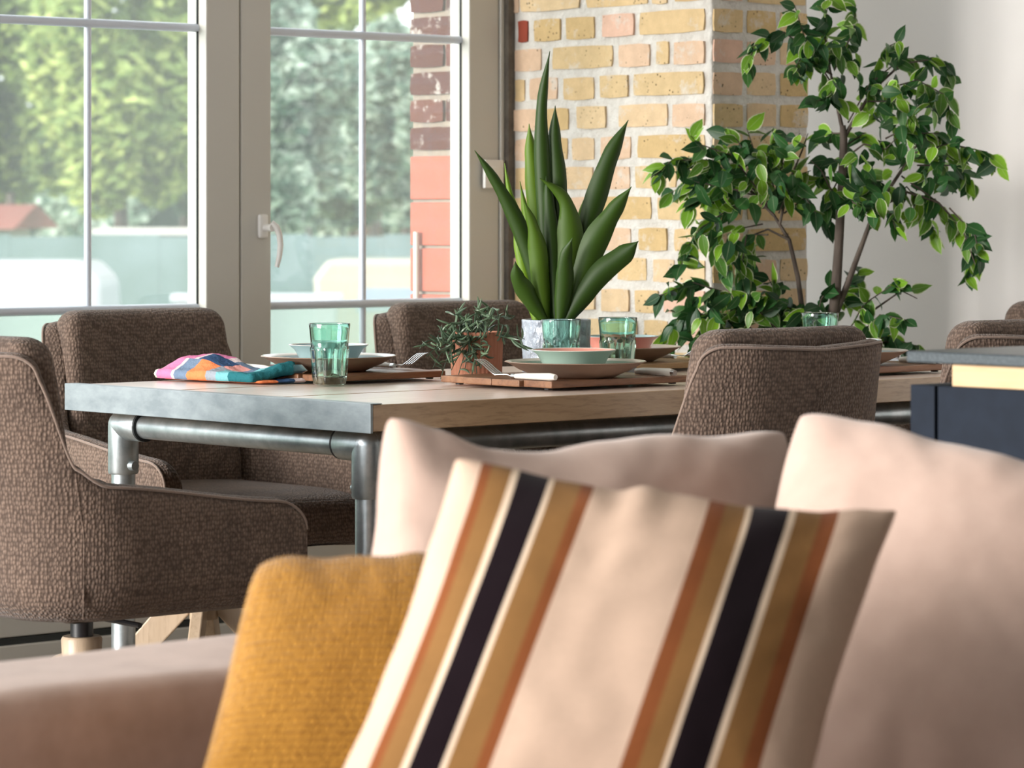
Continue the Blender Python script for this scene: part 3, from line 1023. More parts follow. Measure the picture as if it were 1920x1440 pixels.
def shell_top(s):
    e = min(s, 1 - s)
    z = 0.604 + 0.046 * smoothstep(0.0, 0.30, e)
    z += 0.030 * smoothstep(0.255, 0.302, e) ** 2
    top = 0.866 - 0.008 * (1 - min(1, abs(s - 0.5) / 0.12))
    k = max(0.0, min(1.0, (e - 0.326) / 0.030))
    top -= 0.034 * (1 - math.sqrt(max(0.0, 1 - (1 - k) ** 2)))
    z += (top - z) * smoothstep(0.298, 0.329, e)
    k = max(0.0, min(1.0, e / 0.036))
    return z - 0.05 * (1 - math.sqrt(max(0.0, 1 - (1 - k) ** 2)))


def make_chair():
    t = thing('swivel_armchair', 'x', 'chair')
    es = [0.0, .0015, .004, .0075, .012, .018, .026, .036] + [.036 + (.29 - .036) * k / 28 for k in range(1, 28)]
    es += [.29 + .0022 * k for k in range(32)] + [.362 + (.5 - .362) * k / 12 for k in range(13)]
    es = es + [1 - e for e in reversed(es[:-1])]
    n = len(es) - 1
    th = 0.046
    m = MB()
    rings = []
    pipe = []
    for i in range(n + 1):
        s = es[i]
        o, nn = chair_plan(s)
        zt = shell_top(s)
        crease = 0.02 * max(0.0, 1 - abs(s - 0.5) / 0.13)
        col = []
        zb = 0.412
        # outer, from below up
        for z, inn in ((zb, 0.10), (zb + 0.002, 0.06), (zb + 0.012, 0.028), (zb + 0.035, 0.008), (zb + 0.07, 0.0)):
            col.append((o + nn * inn, z))
        for k in range(1, 7):
            col.append((o, zb + 0.07 + (zt - 0.018 - zb - 0.07) * k / 6))
        for a in (30, 60, 90, 120, 150):
            a = R(a)
            col.append((o + nn * (th / 2 - th / 2 * math.cos(a)), zt - 0.018 + 0.018 * math.sin(a)))
        for k in range(0, 6):
            col.append((o + nn * th, zt - 0.018 - (zt - 0.018 - 0.425) * k / 5))
        ring = []
        for p, z in col:
            q = Vector((p.x, p.y - crease * smoothstep(0.5, 0.8, z), z))
            ring.append(lean(q))
        rings.append(ring)
        pq = Vector((o.x, o.y - crease * smoothstep(0.5, 0.8, zt), zt - 0.006)) + nn * 0.002
        pipe.append(lean(pq))
    L = len(rings[0])
    vs = [p for r_ in rings for p in r_]
    fs = []
    for i in range(n):
        for k in range(L - 1):
            a = i * L + k
            fs.append((a, a + 1, a + L + 1, a + L))
    fs.append(tuple(range(L - 1, -1, -1)))
    fs.append(tuple(n * L + k for k in range(L)))
    # underside
    cb = len(vs)
    vs.append(Vector((0, 0.0, 0.411)))
    for i in range(n):
        fs.append((i * L, (i + 1) * L, cb))
    fs.append((n * L, 0, cb))
    m.add(vs, fs)
    m.build('shell', 'fabric', t, 50)
    MB().tube(pipe, 0.0027, 8).build('piping', 'piping', t, 60)
    # seams: middle of the back and the two rear corners
    for s in (0.5, 0.30, 0.70):
        o, nn = chair_plan(s)
        zt = shell_top(s) - 0.02
        pts = []
        for k in range(13):
            z = 0.425 + (zt - 0.425) * k / 12
            cr = 0.02 * max(0.0, 1 - abs(s - 0.5) / 0.13) * smoothstep(0.5, 0.8, z)
            pts.append(lean(Vector((o.x, o.y - cr, z)) + nn * (0.0012 + max(0, 0.455 - z) * 0.35)))
        MB().tube(pts, 0.0022, 6).build('seam', 'fabric', t, 60)
    # back cushion, taller than the shell

    def bend(x, y, z):
        p = Vector((x * (1.0 + 0.06 * (0.2 - z)), y, z + 0.676))
        p.y += -0.188 + 0.22 * x * x - 0.008 * (1 - min(1.0, abs(x) / 0.09))
        p = lean(p)
        c = max(0.0, abs(x) - 0.165) / 0.05
        p.z -= 0.014 * c * c * smoothstep(0.12, 0.21, z)
        return p
    m = MB()
    rounded_box(m, (0.432, 0.074, 0.428), 0.030, (26, 8, 24), bend)
    m.build('back_cushion', 'fabric', t, 60)
    m = MB()

    def seat(x, y, z):
        k = smoothstep(0.1, 0.3, y)
        return (x, y + 0.035, z + 0.462 + 0.010 * (1 - (x / 0.25) ** 2) - 0.016 * k)
    rounded_box(m, (0.498, 0.50, 0.105), 0.045, (18, 18, 8), seat)
    m.build('seat_cushion', 'fabric', t, 60)
    # base
    MB().box((-0.045, -0.05, 0.386), (0.045, 0.055, 0.413)).build('tilt_plate', 'blackmetal', t, bev=0.004)
    MB().tube([(0, 0, 0.355), (0, 0, 0.388)], 0.020, 20).build('gas_column', 'blackmetal', t, 40)
    hub = MB().tube([(0, 0, 0.245), (0, 0, 0.353), (0, 0, 0.358)], [0.030, 0.036, 0.033], 24).build('hub', 'chair_leg', t, 40)
    MB().tube([(0.03, 0, 0.395), (0.16, 0.01, 0.39)], 0.005, 8).build('lever', 'blackmetal', t, 40)
    for k in range(4):
        a = R(45 + 90 * k)
        dx, dy = math.cos(a), math.sin(a)
        m = MB()
        w = 0.013
        prof = [(0.02, 0.332), (0.05, 0.322), (0.31, 0.020), (0.30, 0.0), (0.265, 0.0), (0.03, 0.255)]
        px_, py_ = -dy, dx
        nn_ = len(prof)
        vs = [(dx * r_ + px_ * w, dy * r_ + py_ * w, z) for r_, z in prof] + [(dx * r_ - px_ * w, dy * r_ - py_ * w, z) for r_, z in prof]
        fs = [tuple(range(nn_)), tuple(range(2 * nn_ - 1, nn_ - 1, -1))] + [(i, nn_ + i, nn_ + (i + 1) % nn_, (i + 1) % nn_) for i in range(nn_)]
        m.add(vs, fs)
        m.build('leg', 'chair_leg', t, bev=0.003)
    return t


chair0 = make_chair()
CHAIRS = [
    ((3.285, 4.80), -90, 'brown armchair at the steel-clad table end nearest the sofa, seen from its side'),
    ((4.14, 5.60), 180, 'brown armchair on the window side, behind the folded plaid towel'),
    ((5.06, 5.62), 180, 'brown armchair on the window side, behind the two plant pots'),
    ((4.335, 4.345), 0, 'brown armchair with its back to the sofa, in front of the leafy fig'),
    ((5.04, 4.36), 0, 'brown armchair half hidden behind the dark kitchen counter'),
    ((5.86, 4.83), 90, 'brown armchair at the far table end by the white wall, at the right edge'),
]
for i, (xy, deg, lab) in enumerate(CHAIRS):
    c = chair0 if i == 0 else copy_tree(chair0)
    c.location = (xy[0], xy[1], 0)
    c.rotation_euler = (0, 0, R(deg))
    tag(c, lab, 'chair', 'brown armchairs around the dining table')


# ================================================================== THINGS ON THE TABLE
def board(label, x, y, lx, ly, mat, rz=0.0):
    t = thing('serving_board', label, 'board', (x, y, TZ + 0.0023), rz, 'wooden boards under the place settings')
    n = 4
    w = ly / n
    for i in range(n):
        MB().box((-lx / 2 + (0.01 if i in (0, n - 1) else 0), -ly / 2 + i * w, 0.004),
                 (lx / 2 - (0.01 if i in (0, n - 1) else 0), -ly / 2 + (i + 1) * w - 0.0004, 0.017)).build('board_strip', mat, t, bev=0.0022)
    for sx in (-1, 1):
        for sy in (-1, 1):
            MB().tube([(sx * lx * .42, sy * ly * .4, 0), (sx * lx * .42, sy * ly * .4, 0.005)], 0.008, 10).build('foot', 'rubber', t)
    return t


BZ = TZ + 0.0023 + 0.0175
board('dark wooden board beside the plaid towel, under the blue-grey bowl', 4.176, 5.20, 0.324, 0.32, 'board_wood')
board('dark wooden board at the near table edge, under the sage bowl', 4.375, 4.735, 0.39, 0.32, 'board_wood')
board('lighter wooden board behind the snake plant pot, under the coral bowl', 4.935, 5.14, 0.37, 0.30, 'board_wood2')
board('dark wooden board between the right-hand chair and the kitchen counter', 5.13, 4.685, 0.39, 0.24, 'board_wood')


def plate(label, x, y, r, inner):
    t = thing('pasta_plate', label, 'plate', (x, y, BZ), 0, 'stoneware plates')
    h = 0.030
    prof = [(0.0, 0.003), (r * .50, 0.0), (r * .54, 0.0), (r * .60, 0.004), (r * .80, h * .52), (r * .97, h * .97), (r, h), (r * .985, h + 0.0015)]
    MB().lathe(prof, 64).build('underside', 'glaze_out', t, 60)
    prof = [(r * .985, h + 0.0015), (r * .95, h), (r * .9, h - 0.003)]
    MB().lathe(prof, 64).build('rim', 'glaze_rim', t, 60)
    prof = [(r * .9, h - 0.003), (r * .78, h * .62), (r * .6, 0.0085), (r * .5, 0.006), (0.0, 0.006)]
    MB().lathe(prof, 64).build('glazed_well', inner, t, 60)
    return t


def bowl(label, x, y, z, r, out, inn, rim='glaze_rim'):
    t = thing('small_bowl', label, 'bowl', (x, y, z), 0, 'small bowls stacked on the plates')
    h = 0.043
    prof = [(0.0, 0.002), (r * .60, 0.0), (r * .66, 0.003), (r * .74, h * .40), (r * .86, h * .80), (r * .985, h * .97), (r, h)]
    MB().lathe(prof, 56).build('outside', out, t, 60)
    MB().lathe([(r, h), (r * .985, h + 0.001), (r * .96, h)], 56).build('rim', rim, t, 60)
    prof = [(r * .96, h), (r * .84, h * .78), (r * .70, h * .38), (r * .6, 0.006), (0, 0.0055)]
    MB().lathe(prof, 56).build('inside', inn, t, 60)
    return t


def glass(label, x, y, z=None, rz=0.0):
    t = thing('green_tumbler', label, 'glass', (x, y, TZ + 0.0025 if z is None else z), rz, 'green faceted tumblers')
    n = 80
    H = 0.119
    outer = [(0.0, 0.0), (0.026, 0.0), (0.0315, 0.002), (0.0325, 0.006), (0.0333, 0.015), (0.0345, 0.035), (0.0360, 0.055), (0.0372, 0.066), (0.0374, 0.071),
             (0.0362, 0.074), (0.0370, 0.085), (0.0388, 0.105), (0.0402, H - 0.001), (0.0398, H)]
    inner = [(0.0386, H - 0.001), (0.0372, 0.105), (0.0352, 0.085), (0.0338, 0.070), (0.0322, 0.050), (0.0305, 0.028), (0.029, 0.018), (0.024, 0.0145), (0.0, 0.014)]
    prof = outer + inner
    no = len(outer)

    def rf(i, r, zz, a):
        if 2 < i < no and 0.006 < zz < 0.073:
            k = smoothstep(0.004, 0.016, zz) * (1 - smoothstep(0.069, 0.074, zz))
            return r - 0.0036 * k * (1 - abs(math.sin(a * 6)) ** 0.7) + 0.0010 * k
        return r
    MB().lathe(prof, n, rf).build('tumbler_body', 'glass_green', t, 35)
    return t


def fork(label, p, rz, tilt=0.0):
    t = thing('dinner_fork', label, 'fork', p, rz, 'forks with pale handles')
    h = MB()
    h.tube([(0, -0.115, 0.007), (0, -0.10, 0.0075), (0, -0.03, 0.0065), (0, -0.005, 0.0055)], [0.0055, 0.0075, 0.006, 0.0045], 12)
    h.build('handle', 'ivory', t, 60)
    MB().tube([(0, -0.006, 0.0055), (0, 0.004, 0.0055)], 0.005, 12).build('ferrule', 'steel', t, 60)
    hd = MB()

    def arc(y):
        return 0.0055 + 0.030 * smoothstep(0.02, 0.10, y) ** 1.3 + 0.004 * math.sin(min(1, y / .04) * PI)
    ys = [0.0, 0.015, 0.03, 0.04, 0.046]
    ws = [0.003, 0.0035, 0.008, 0.0115, 0.012]
    vs, fs = [], []
    for y, w in zip(ys, ws):
        z = arc(y)
        vs += [(-w, y, z), (w, y, z), (w, y, z - .0016), (-w, y, z - .0016)]
    for i in range(len(ys) - 1):
        o = i * 4
        for k in range(4):
            fs.append((o + k, o + (k + 1) % 4, o + 4 + (k + 1) % 4, o + 4 + k))
    fs += [(3, 2, 1, 0), (len(vs) - 4, len(vs) - 3, len(vs) - 2, len(vs) - 1)]
    hd.add(vs, fs)
    hd.build('head', 'steel', t, 50)
    for k in range(4):
        x0 = -0.0102 + k * 0.0068
        m = MB()
        m.tube([(x0, y, arc(y) - .0008) for y in (0.044, 0.06, 0.075, 0.088, 0.098)], [.0017, .0016, .0015, .0013, .0006], 6)
        m.build('tine', 'steel', t, 60)
    return t


def knife(label, p, rz):
    t = thing('table_knife', label, 'knife', p, rz, 'knives with pale handles')
    h = MB()
    h.tube([(0, -0.105, 0.007), (0, -0.095, 0.0075), (0, -0.02, 0.007), (0, 0.0, 0.006)], [0.006, 0.008, 0.0072, 0.0055], 12)
    h.build('handle', 'ivory', t, 60)
    MB().tube([(0, -0.112, 0.007), (0, -0.104, 0.007)], [0.0055, 0.007], 12).build('end_cap', 'steel', t, 60)
    b = MB()
    pts = [(-.001, 0.0, .003), (-.001, 0.10, .002), (.0, 0.118, .008), (.0, 0.10, .019), (.0, 0.0, .016)]
    n = len(pts)
    vs = [(x - .0009, y, z) for x, y, z in pts] + [(x + .0009, y, z) for x, y, z in pts]
    b.add(vs, [tuple(range(n)), tuple(range(2 * n - 1, n - 1, -1))] + [(i, (i + 1) % n, n + (i + 1) % n, n + i) for i in range(n)])
    b.build('blade', 'steel', t)
    return t


def place(px, py, z):
    p = on_z(px, py, z)
    return p.x, p.y


# setting A (window side, left)
ax_, ay_ = 4.135, 5.175
plate('wide taupe plate with pale blue well beside the plaid towel', ax_, ay_, 0.136, 'glaze_in')
bowl('grey-teal bowl on the plate nearest the plaid towel', ax_, ay_ + .0, BZ + 0.0095, 0.080, 'glaze_teal', 'glaze_in')
gx, gy = place(624, 724, TZ)
glass('green tumbler standing alone at the near edge in front of the grey-teal bowl', gx, gy + 0.01)
fork('fork lying on the board between the grey-teal bowl and the trailing plant', (4.298, 5.17, BZ), PI)
knife('knife on the dark board just right of the plaid towel', (4.008, 5.20, BZ), PI)
# setting B (near side)
bx_, by_ = 4.335, 4.665
plate('wide taupe plate with sage well at the near table edge', bx_, by_, 0.137, 'glaze_green')
bowl('sage green bowl on the plate at the near table edge', bx_ - .005, by_ + .0, BZ + 0.0095, 0.082, 'glaze_green', 'glaze_pink')
gx, gy = place(1052, 712, TZ)
glass('green tumbler right in front of the grey snake plant pot', gx, gy, None, 0.3)
fork('fork on the near board in front of the terracotta pot', (4.197, 4.69, BZ), 0.03)
knife('steel-tipped knife right of the sage bowl, next to the chair back', (4.497, 4.665, BZ), -0.03)
# setting C (window side, right)
cx_, cy_ = 4.885, 5.115
plate('red and white plate behind the snake plant', cx_, cy_, 0.130, 'glaze_red')
bowl('coral bowl with teal rim behind the snake plant pot', cx_, cy_, BZ + 0.0095, 0.082, 'glaze_pink', 'glaze_teal', 'glaze_teal')
gx, gy = place(1158, 706, TZ)
glass('green tumbler between the snake plant pot and the red plate', gx, gy, None, 0.15)
fork('fork on the lighter board right of the red plate', (5.03, 5.10, BZ), PI)
knife('pale-handled knife peeping out left of the grey snake plant pot', (4.722, 5.10, TZ + .0025), PI - .04)
# setting D (near side, right)
dx_, dy_ = 5.10, 4.67
plate('taupe plate half hidden behind the chair back in front of the fig', dx_, dy_, 0.136, 'glaze_in')
bowl('grey-teal bowl hidden behind the chair back in front of the fig', dx_, dy_, BZ + 0.0095, 0.08, 'glaze_teal', 'glaze_in')
gx, gy = 5.225, 4.852
glass('green tumbler whose rim shows just above the chair back in front of the fig', gx, gy, None, 0.2)
knife('knife lying on the board between the chair back and the dark counter', (5.272, 4.665, BZ), 0.0)


# ---- folded towel
def towel():
    a, b = on_z(300, 713, TZ), on_z(486, 722, TZ)
    base = (a + b) / 2
    t = thing('folded_towel', 'folded plaid towel in pink, orange, slate and teal on the table', 'towel', (base.x, base.y, TZ + 0.0024),
              math.atan2(b.y - a.y, b.x - a.x))
    L = (b - a).length
    W = 0.092

    def hgt(u, v):
        h = 0.020 + 0.030 * math.exp(-((u - 0.30) / 0.24) ** 2) * smoothstep(0.0, 0.55, v)
        h += 0.010 * math.exp(-((u - 0.10) / 0.1) ** 2) * smoothstep(0, .4, v)
        h += 0.010 * smoothstep(0.7, 1.0, u) * smoothstep(0.3, 0.9, v)
        h += 0.0035 * noise.noise(Vector((u * 7, v * 5, 1.3))) + 0.0018 * noise.noise(Vector((u * 19, v * 15, 4)))
        return h
    for lay, (f0, f1, sh, mat) in enumerate(((0.10, 1.0, 0.0, 'towel'), (0.0, 0.30, 0.0, 'towel'))):
        nu, nv = 60, 34
        m = MB()
        ids = []
        vs, uvs, fs = [], [], []
        for side in (1, 0):
            for i in range(nu + 1):
                for j in range(nv + 1):
                    u, v = i / nu, j / nv
                    h = hgt(u, v)
                    edge = (max(0.0, 1 - (1 - abs(2 * u - 1)) / 0.06) ** 2, max(0.0, 1 - (1 - abs(2 * v - 1)) / 0.10) ** 2)
                    k = math.sqrt(max(0.0, 1 - min(1.0, edge[0] + edge[1])))
                    mid = h * (f0 + f1) / 2 + (0.012 * smoothstep(0.72, 1, u) * smoothstep(.1, .9, v) if lay == 0 else 0)
                    z = mid + (h * (f1 - f0) / 2) * k * (1 if side else -1)
                    skew = 0.035 * (v - 0.3)
                    x = (u - 0.5) * (L - sh * 2) + skew + 0.002 * noise.noise(Vector((v * 9, u * 3, lay)))
                    x += 0.016 * lay
                    y = (v - 0.12) * W + 0.012 * lay + 0.003 * noise.noise(Vector((u * 8, 3.1, lay)))
                    vs.append((x, y, max(0.0005, z)))
                    uvs.append((u if lay == 0 else 0.34 + 0.15 * u, v))
        N = (nu + 1) * (nv + 1)
        for s_ in (0, 1):
            for i in range(nu):
                for j in range(nv):
                    k = s_ * N + i * (nv + 1) + j
                    fs.append((k, k + 1, k + nv + 2, k + nv + 1) if s_ else (k, k + nv + 1, k + nv + 2, k + 1))
        m.add(vs, fs, uvs)
        m.build('upper_fold' if lay == 0 else 'lower_fold', mat, t, 70)
    return t


towel()


# ---- terracotta pot with trailing plant
def trailing_plant():
    rg = random.Random(21)
    bp_ = on_z(906, 716, TZ)
    base = Vector((bp_.x, bp_.y + 0.02, TZ + 0.0024))
    t = thing('trailing_plant', 'trailing thin-leaved green plant in a ribbed terracotta pot', 'potted plant', base)
    r, h = 0.0535, 0.097
    prof = [(0, 0.001), (r * .92, 0.0), (r * .95, 0.003), (r * .97, h * .5), (r, h - 0.002), (r * .985, h), (r * .93, h - .001), (r * .9, h * .82), (0, h * .80)]

    def rib(i, rr, z, a):
        return rr - (0.0012 if i in (2, 3, 4) else 0) * (0.5 + 0.5 * math.cos(a * 36))
    MB().lathe(prof[:8], 216, rib).build('pot', 'pot_terra', t, 60)
    MB().lathe([(r * .91, h * .84), (0, h * .86)], 32).build('soil', 'soil', t)
    tips = [(793, 650), (800, 668), (812, 690), (826, 724), (858, 712), (884, 722), (905, 668), (868, 606), (840, 608), (822, 622), (852, 592), (890, 584), (916, 592),
            (930, 580), (958, 596), (984, 636), (984, 652), (950, 612), (806, 640), (832, 664), (846, 694), (872, 690), (894, 700), (902, 690), (936, 600), (906, 606),
            (818, 656), (846, 630), (862, 650), (880, 640), (870, 670), (838, 640)]
    # a few curved leaf shapes, shared between all leaves
    shapes = []
    for k in range(9):
        m = MB()
        bend = rg.uniform(0.4, 1.3) * rg.choice((-1, 1))
        L = rg.uniform(0.026, 0.037)
        pts = []
        x = z = 0.0
        a = 0.0
        for i in range(7):
            pts.append((x, 0, z))
            a += bend / 6
            x += math.sin(a) * L / 6
            z += math.cos(a) * L / 6
        m.tube(pts, [.0012, .0021, .0024, .0024, .0021, .0015, .0004], 5, True, rg.uniform(0.1, 1))
        o = m.build('leaf', 'rhip', t, 60)
        me = o.data
        bpy.data.objects.remove(o)
        shapes.append(me)
    count = 0
    top = base + Vector((0, 0, h))
    for (px, py) in tips:
        d = 6.50 + rg.uniform(-0.06, 0.05)
        tip = P(px, py, d)
        tip.z = max(tip.z, TZ + 0.010)
        st = top + Vector((rg.uniform(-.03, .03), rg.uniform(-.03, .03), -0.012))
        ctrl = (st + tip) / 2
        ctrl.z = max(st.z, tip.z) + 0.012 + 0.25 * max(0, st.z - tip.z)
        pts = []
        for i in range(11):
            f = i / 10
            pts.append(st * (1 - f) ** 2 + ctrl * 2 * f * (1 - f) + tip * f * f)
        MB().tube([p - base for p in pts], [.0012] * 6 + [.0009] * 5, 5).build('stem', 'rhip', t, 60)
        nl = 9
        for k in range(nl):
            if count >= 292:
                break
            f = 0.22 + 0.78 * (k + rg.random() * .5) / nl
            f = min(1.0, f)
            i = min(9, int(f * 10))
            p = pts[i].lerp(pts[i + 1], f * 10 - i)
            tg = (pts[i + 1] - pts[i]).normalized()
            dirv = (tg * 0.55 + Vector((rg.gauss(0, .8), rg.gauss(0, .8), rg.gauss(0.12, .75)))).normalized()
            if p.z < TZ + 0.045:
                dirv.z = abs(dirv.z) * .6 + .1
                dirv.normalize()
            p.z = max(p.z, TZ + 0.006)
            o = bpy.data.objects.new('leaf', shapes[rg.randrange(9)])
            COL.objects.link(o)
            o.parent = t
            q = dirv.to_track_quat('Z', 'Y') @ Matrix.Rotation(rg.uniform(0, 2 * PI), 3, 'Z').to_quaternion()
            o.rotation_euler = q.to_euler()
            o.location = p - base
            s = rg.uniform(0.75, 1.15)
            o.scale = (s, s, s)
            count += 1


trailing_plant()


# ---- snake plant
def snake_plant():
    d0 = 6.83
    cp = P(1043, 600, d0)
    base = Vector((cp.x, cp.y, TZ + 0.0024))
    t = thing('snake_plant', 'tall snake plant with sword-shaped leaves in a hammered grey pot', 'potted plant', base)
    r = 65.0 / F * d0
    top = cp.z - base.z
    prof = [(0, .001), (r * .9, 0), (r * .97, .004), (r * .985, top * .5), (r, top - .002), (r * .985, top), (r * .93, top - .002), (r * .92, top * .8)]
    rgn = Vector((3.1, 0, 0))

    def ham(i, rr, z, a):
        return rr
    # dense wall so the hammered facets are real
    m = MB()
    n, nz = 120, 40
    vs, fs = [], []
    for j in range(nz + 1):
        z = top * j / nz
        rr0 = r * (0.95 + 0.05 * math.sqrt(j / nz))
        for i in range(n):
            a = 2 * PI * i / n
            v = noise.noise(Vector((math.cos(a) * r * 85, math.sin(a) * r * 85, z * 55)))
            rr = rr0 + 0.0022 * v * (1 - smoothstep(.93, 1, j / nz))
            vs.append((rr * math.cos(a), rr * math.sin(a), z))
    for j in range(nz):
        for i in range(n):
            fs.append((j * n + i, j * n + (i + 1) % n, (j + 1) * n + (i + 1) % n, (j + 1) * n + i))
    m.add(vs, fs)
    m.lathe([(r, top), (r * .985, top + .0015), (r * .94, top), (r * .92, top * .8), (r * .9, top * .8)], n)
    m.lathe([(0, 0.001), (r * .95, 0)], n)
    m.build('pot', 'pot_grey', t, 50)
    MB().lathe([(r * .92, top * .86), (0, top * .9)], 32).build('soil', 'soil', t)
    LEAVES = [  # px path from soil to tip, half width px (at 4 stations), depth offset, shade
        ([(1032, 602), (1024, 430), (1016, 300), (1016, 190), (1031, 96)], (9, 16, 15, 10), 0.00, 0.12),
        ([(1048, 602), (1048, 470), (1046, 340), (1040, 260), (1041, 198)], (9, 15, 17, 12), 0.01, 0.10),
        ([(1036, 602), (1018, 480), (1003, 360), (996, 290), (992, 232)], (10, 17, 17, 12), 0.03, 0.62),
        ([(1056, 602), (1090, 460), (1118, 370), (1146, 290), (1178, 225)], (9, 15, 21, 16), 0.02, 0.08),
        ([(1054, 602), (1090, 520), (1118, 450), (1152, 395), (1184, 350)], (10, 22, 25, 16), -0.03, 0.30),
        ([(1062, 602), (1096, 550), (1130, 508), (1168, 478), (1197, 452)], (10, 20, 22, 19), -0.045, 0.06),
        ([(1026, 602), (1006, 520), (972, 420), (930, 340), (890, 282)], (9, 15, 16, 10), -0.02, 0.15),
        ([(1048, 602), (1062, 510), (1070, 440), (1058, 372), (1012, 334)], (10, 22, 25, 12), -0.02, 0.45),
        ([(1022, 602), (1000, 572), (984, 545), (970, 520), (966, 490)], (8, 14, 18, 13), -0.05, 0.28),
        ([(1012, 602), (996, 500), (975, 420), (956, 360), (946, 306)], (7, 12, 10, 5), 0.05, 0.80),
        ([(1050, 602), (1056, 560), (1060, 520), (1062, 480), (1073, 446)], (9, 16, 17, 12), -0.055, 0.18),
        ([(1006, 602), (990, 540), (976, 470), (968, 430), (960, 372)], (7, 12, 11, 6), 0.045, 0.85),
        ([(1022, 602), (1014, 540), (1008, 470), (998, 420), (982, 376)], (9, 17, 18, 10), -0.035, 0.5),
        ([(1066, 602), (1076, 520), (1084, 450), (1090, 405), (1099, 364)], (6, 9, 10, 7), 0.05, 0.85),
        ([(1018, 602), (1012, 560), (1004, 500), (992, 440), (975, 340)], (8, 14, 16, 12), 0.04, 0.7),
        ([(1044, 602), (1038, 520), (1032, 440), (1028, 380), (1024, 330)], (9, 15, 16, 11), -0.01, 0.05),
    ]
    for pts, hw, dz, shade in LEAVES:
        n = 22
        P3 = [P(px, py, d0 + dz * (0.35 + 0.65 * i / 4)) for i, (px, py) in enumerate(pts)]

        def spline(f):
            x = f * 4
            i = min(3, int(x))
            u = x - i
            p0, p1, p2, p3 = P3[max(0, i - 1)], P3[i], P3[i + 1], P3[min(4, i + 2)]
            return 0.5 * ((2 * p1) + (p2 - p0) * u + (2 * p0 - 5 * p1 + 4 * p2 - p3) * u * u + (3 * p1 - p0 - 3 * p2 + p3) * u ** 3)
        ws = [hw[0], hw[1], hw[2], hw[3], 0.6]
        m = MB()
        vs, uvs, fs = [], [], []
        fwd = Vector((SA, CA, 0))
        twist = rng.uniform(-0.25, 0.25)
        nc = 7
        for i in range(n + 1):
            f = i / n
            c = spline(f) - base
            tg = (spline(min(1, f + .02)) - spline(max(0, f - .02))).normalized()
            x = f * 4
            k = min(3, int(x))
            u = x - k
            u = u * u * (3 - 2 * u)
            w = (ws[k] * (1 - u) + ws[k + 1] * u) / F * d0
            side = tg.cross(fwd).normalized()
            nrm = side.cross(tg).normalized()
            ang = twist * f
            s2 = side * math.cos(ang) + nrm * math.sin(ang)
            n2 = nrm * math.cos(ang) - side * math.sin(ang)
            for face in (1, -1):
                for j in range(nc):
                    q = 2 * j / (nc - 1) - 1
                    th_ = 0.0016 * (1 - q * q) + 0.0003
                    vs.append(c + s2 * (w * q) + n2 * (0.42 * w * q * q + face * th_))
                    uvs.append(((q + 1) / 2, f))
        S = 2 * nc
        for i in range(n):
            for fc in (0, 1):
                for j in range(nc - 1):
                    a = i * S + fc * nc + j
                    fs.append((a, a + 1, a + S + 1, a + S))
            for j in (0, nc - 1):
                a = i * S + j
                fs.append((a, a + nc, a + S + nc, a + S))
        m.add(vs, fs, uvs, min(0.95, shade + 0.1))
        m.build('leaf', 'snake_leaf', t, 50)  # noqa


snake_plant()

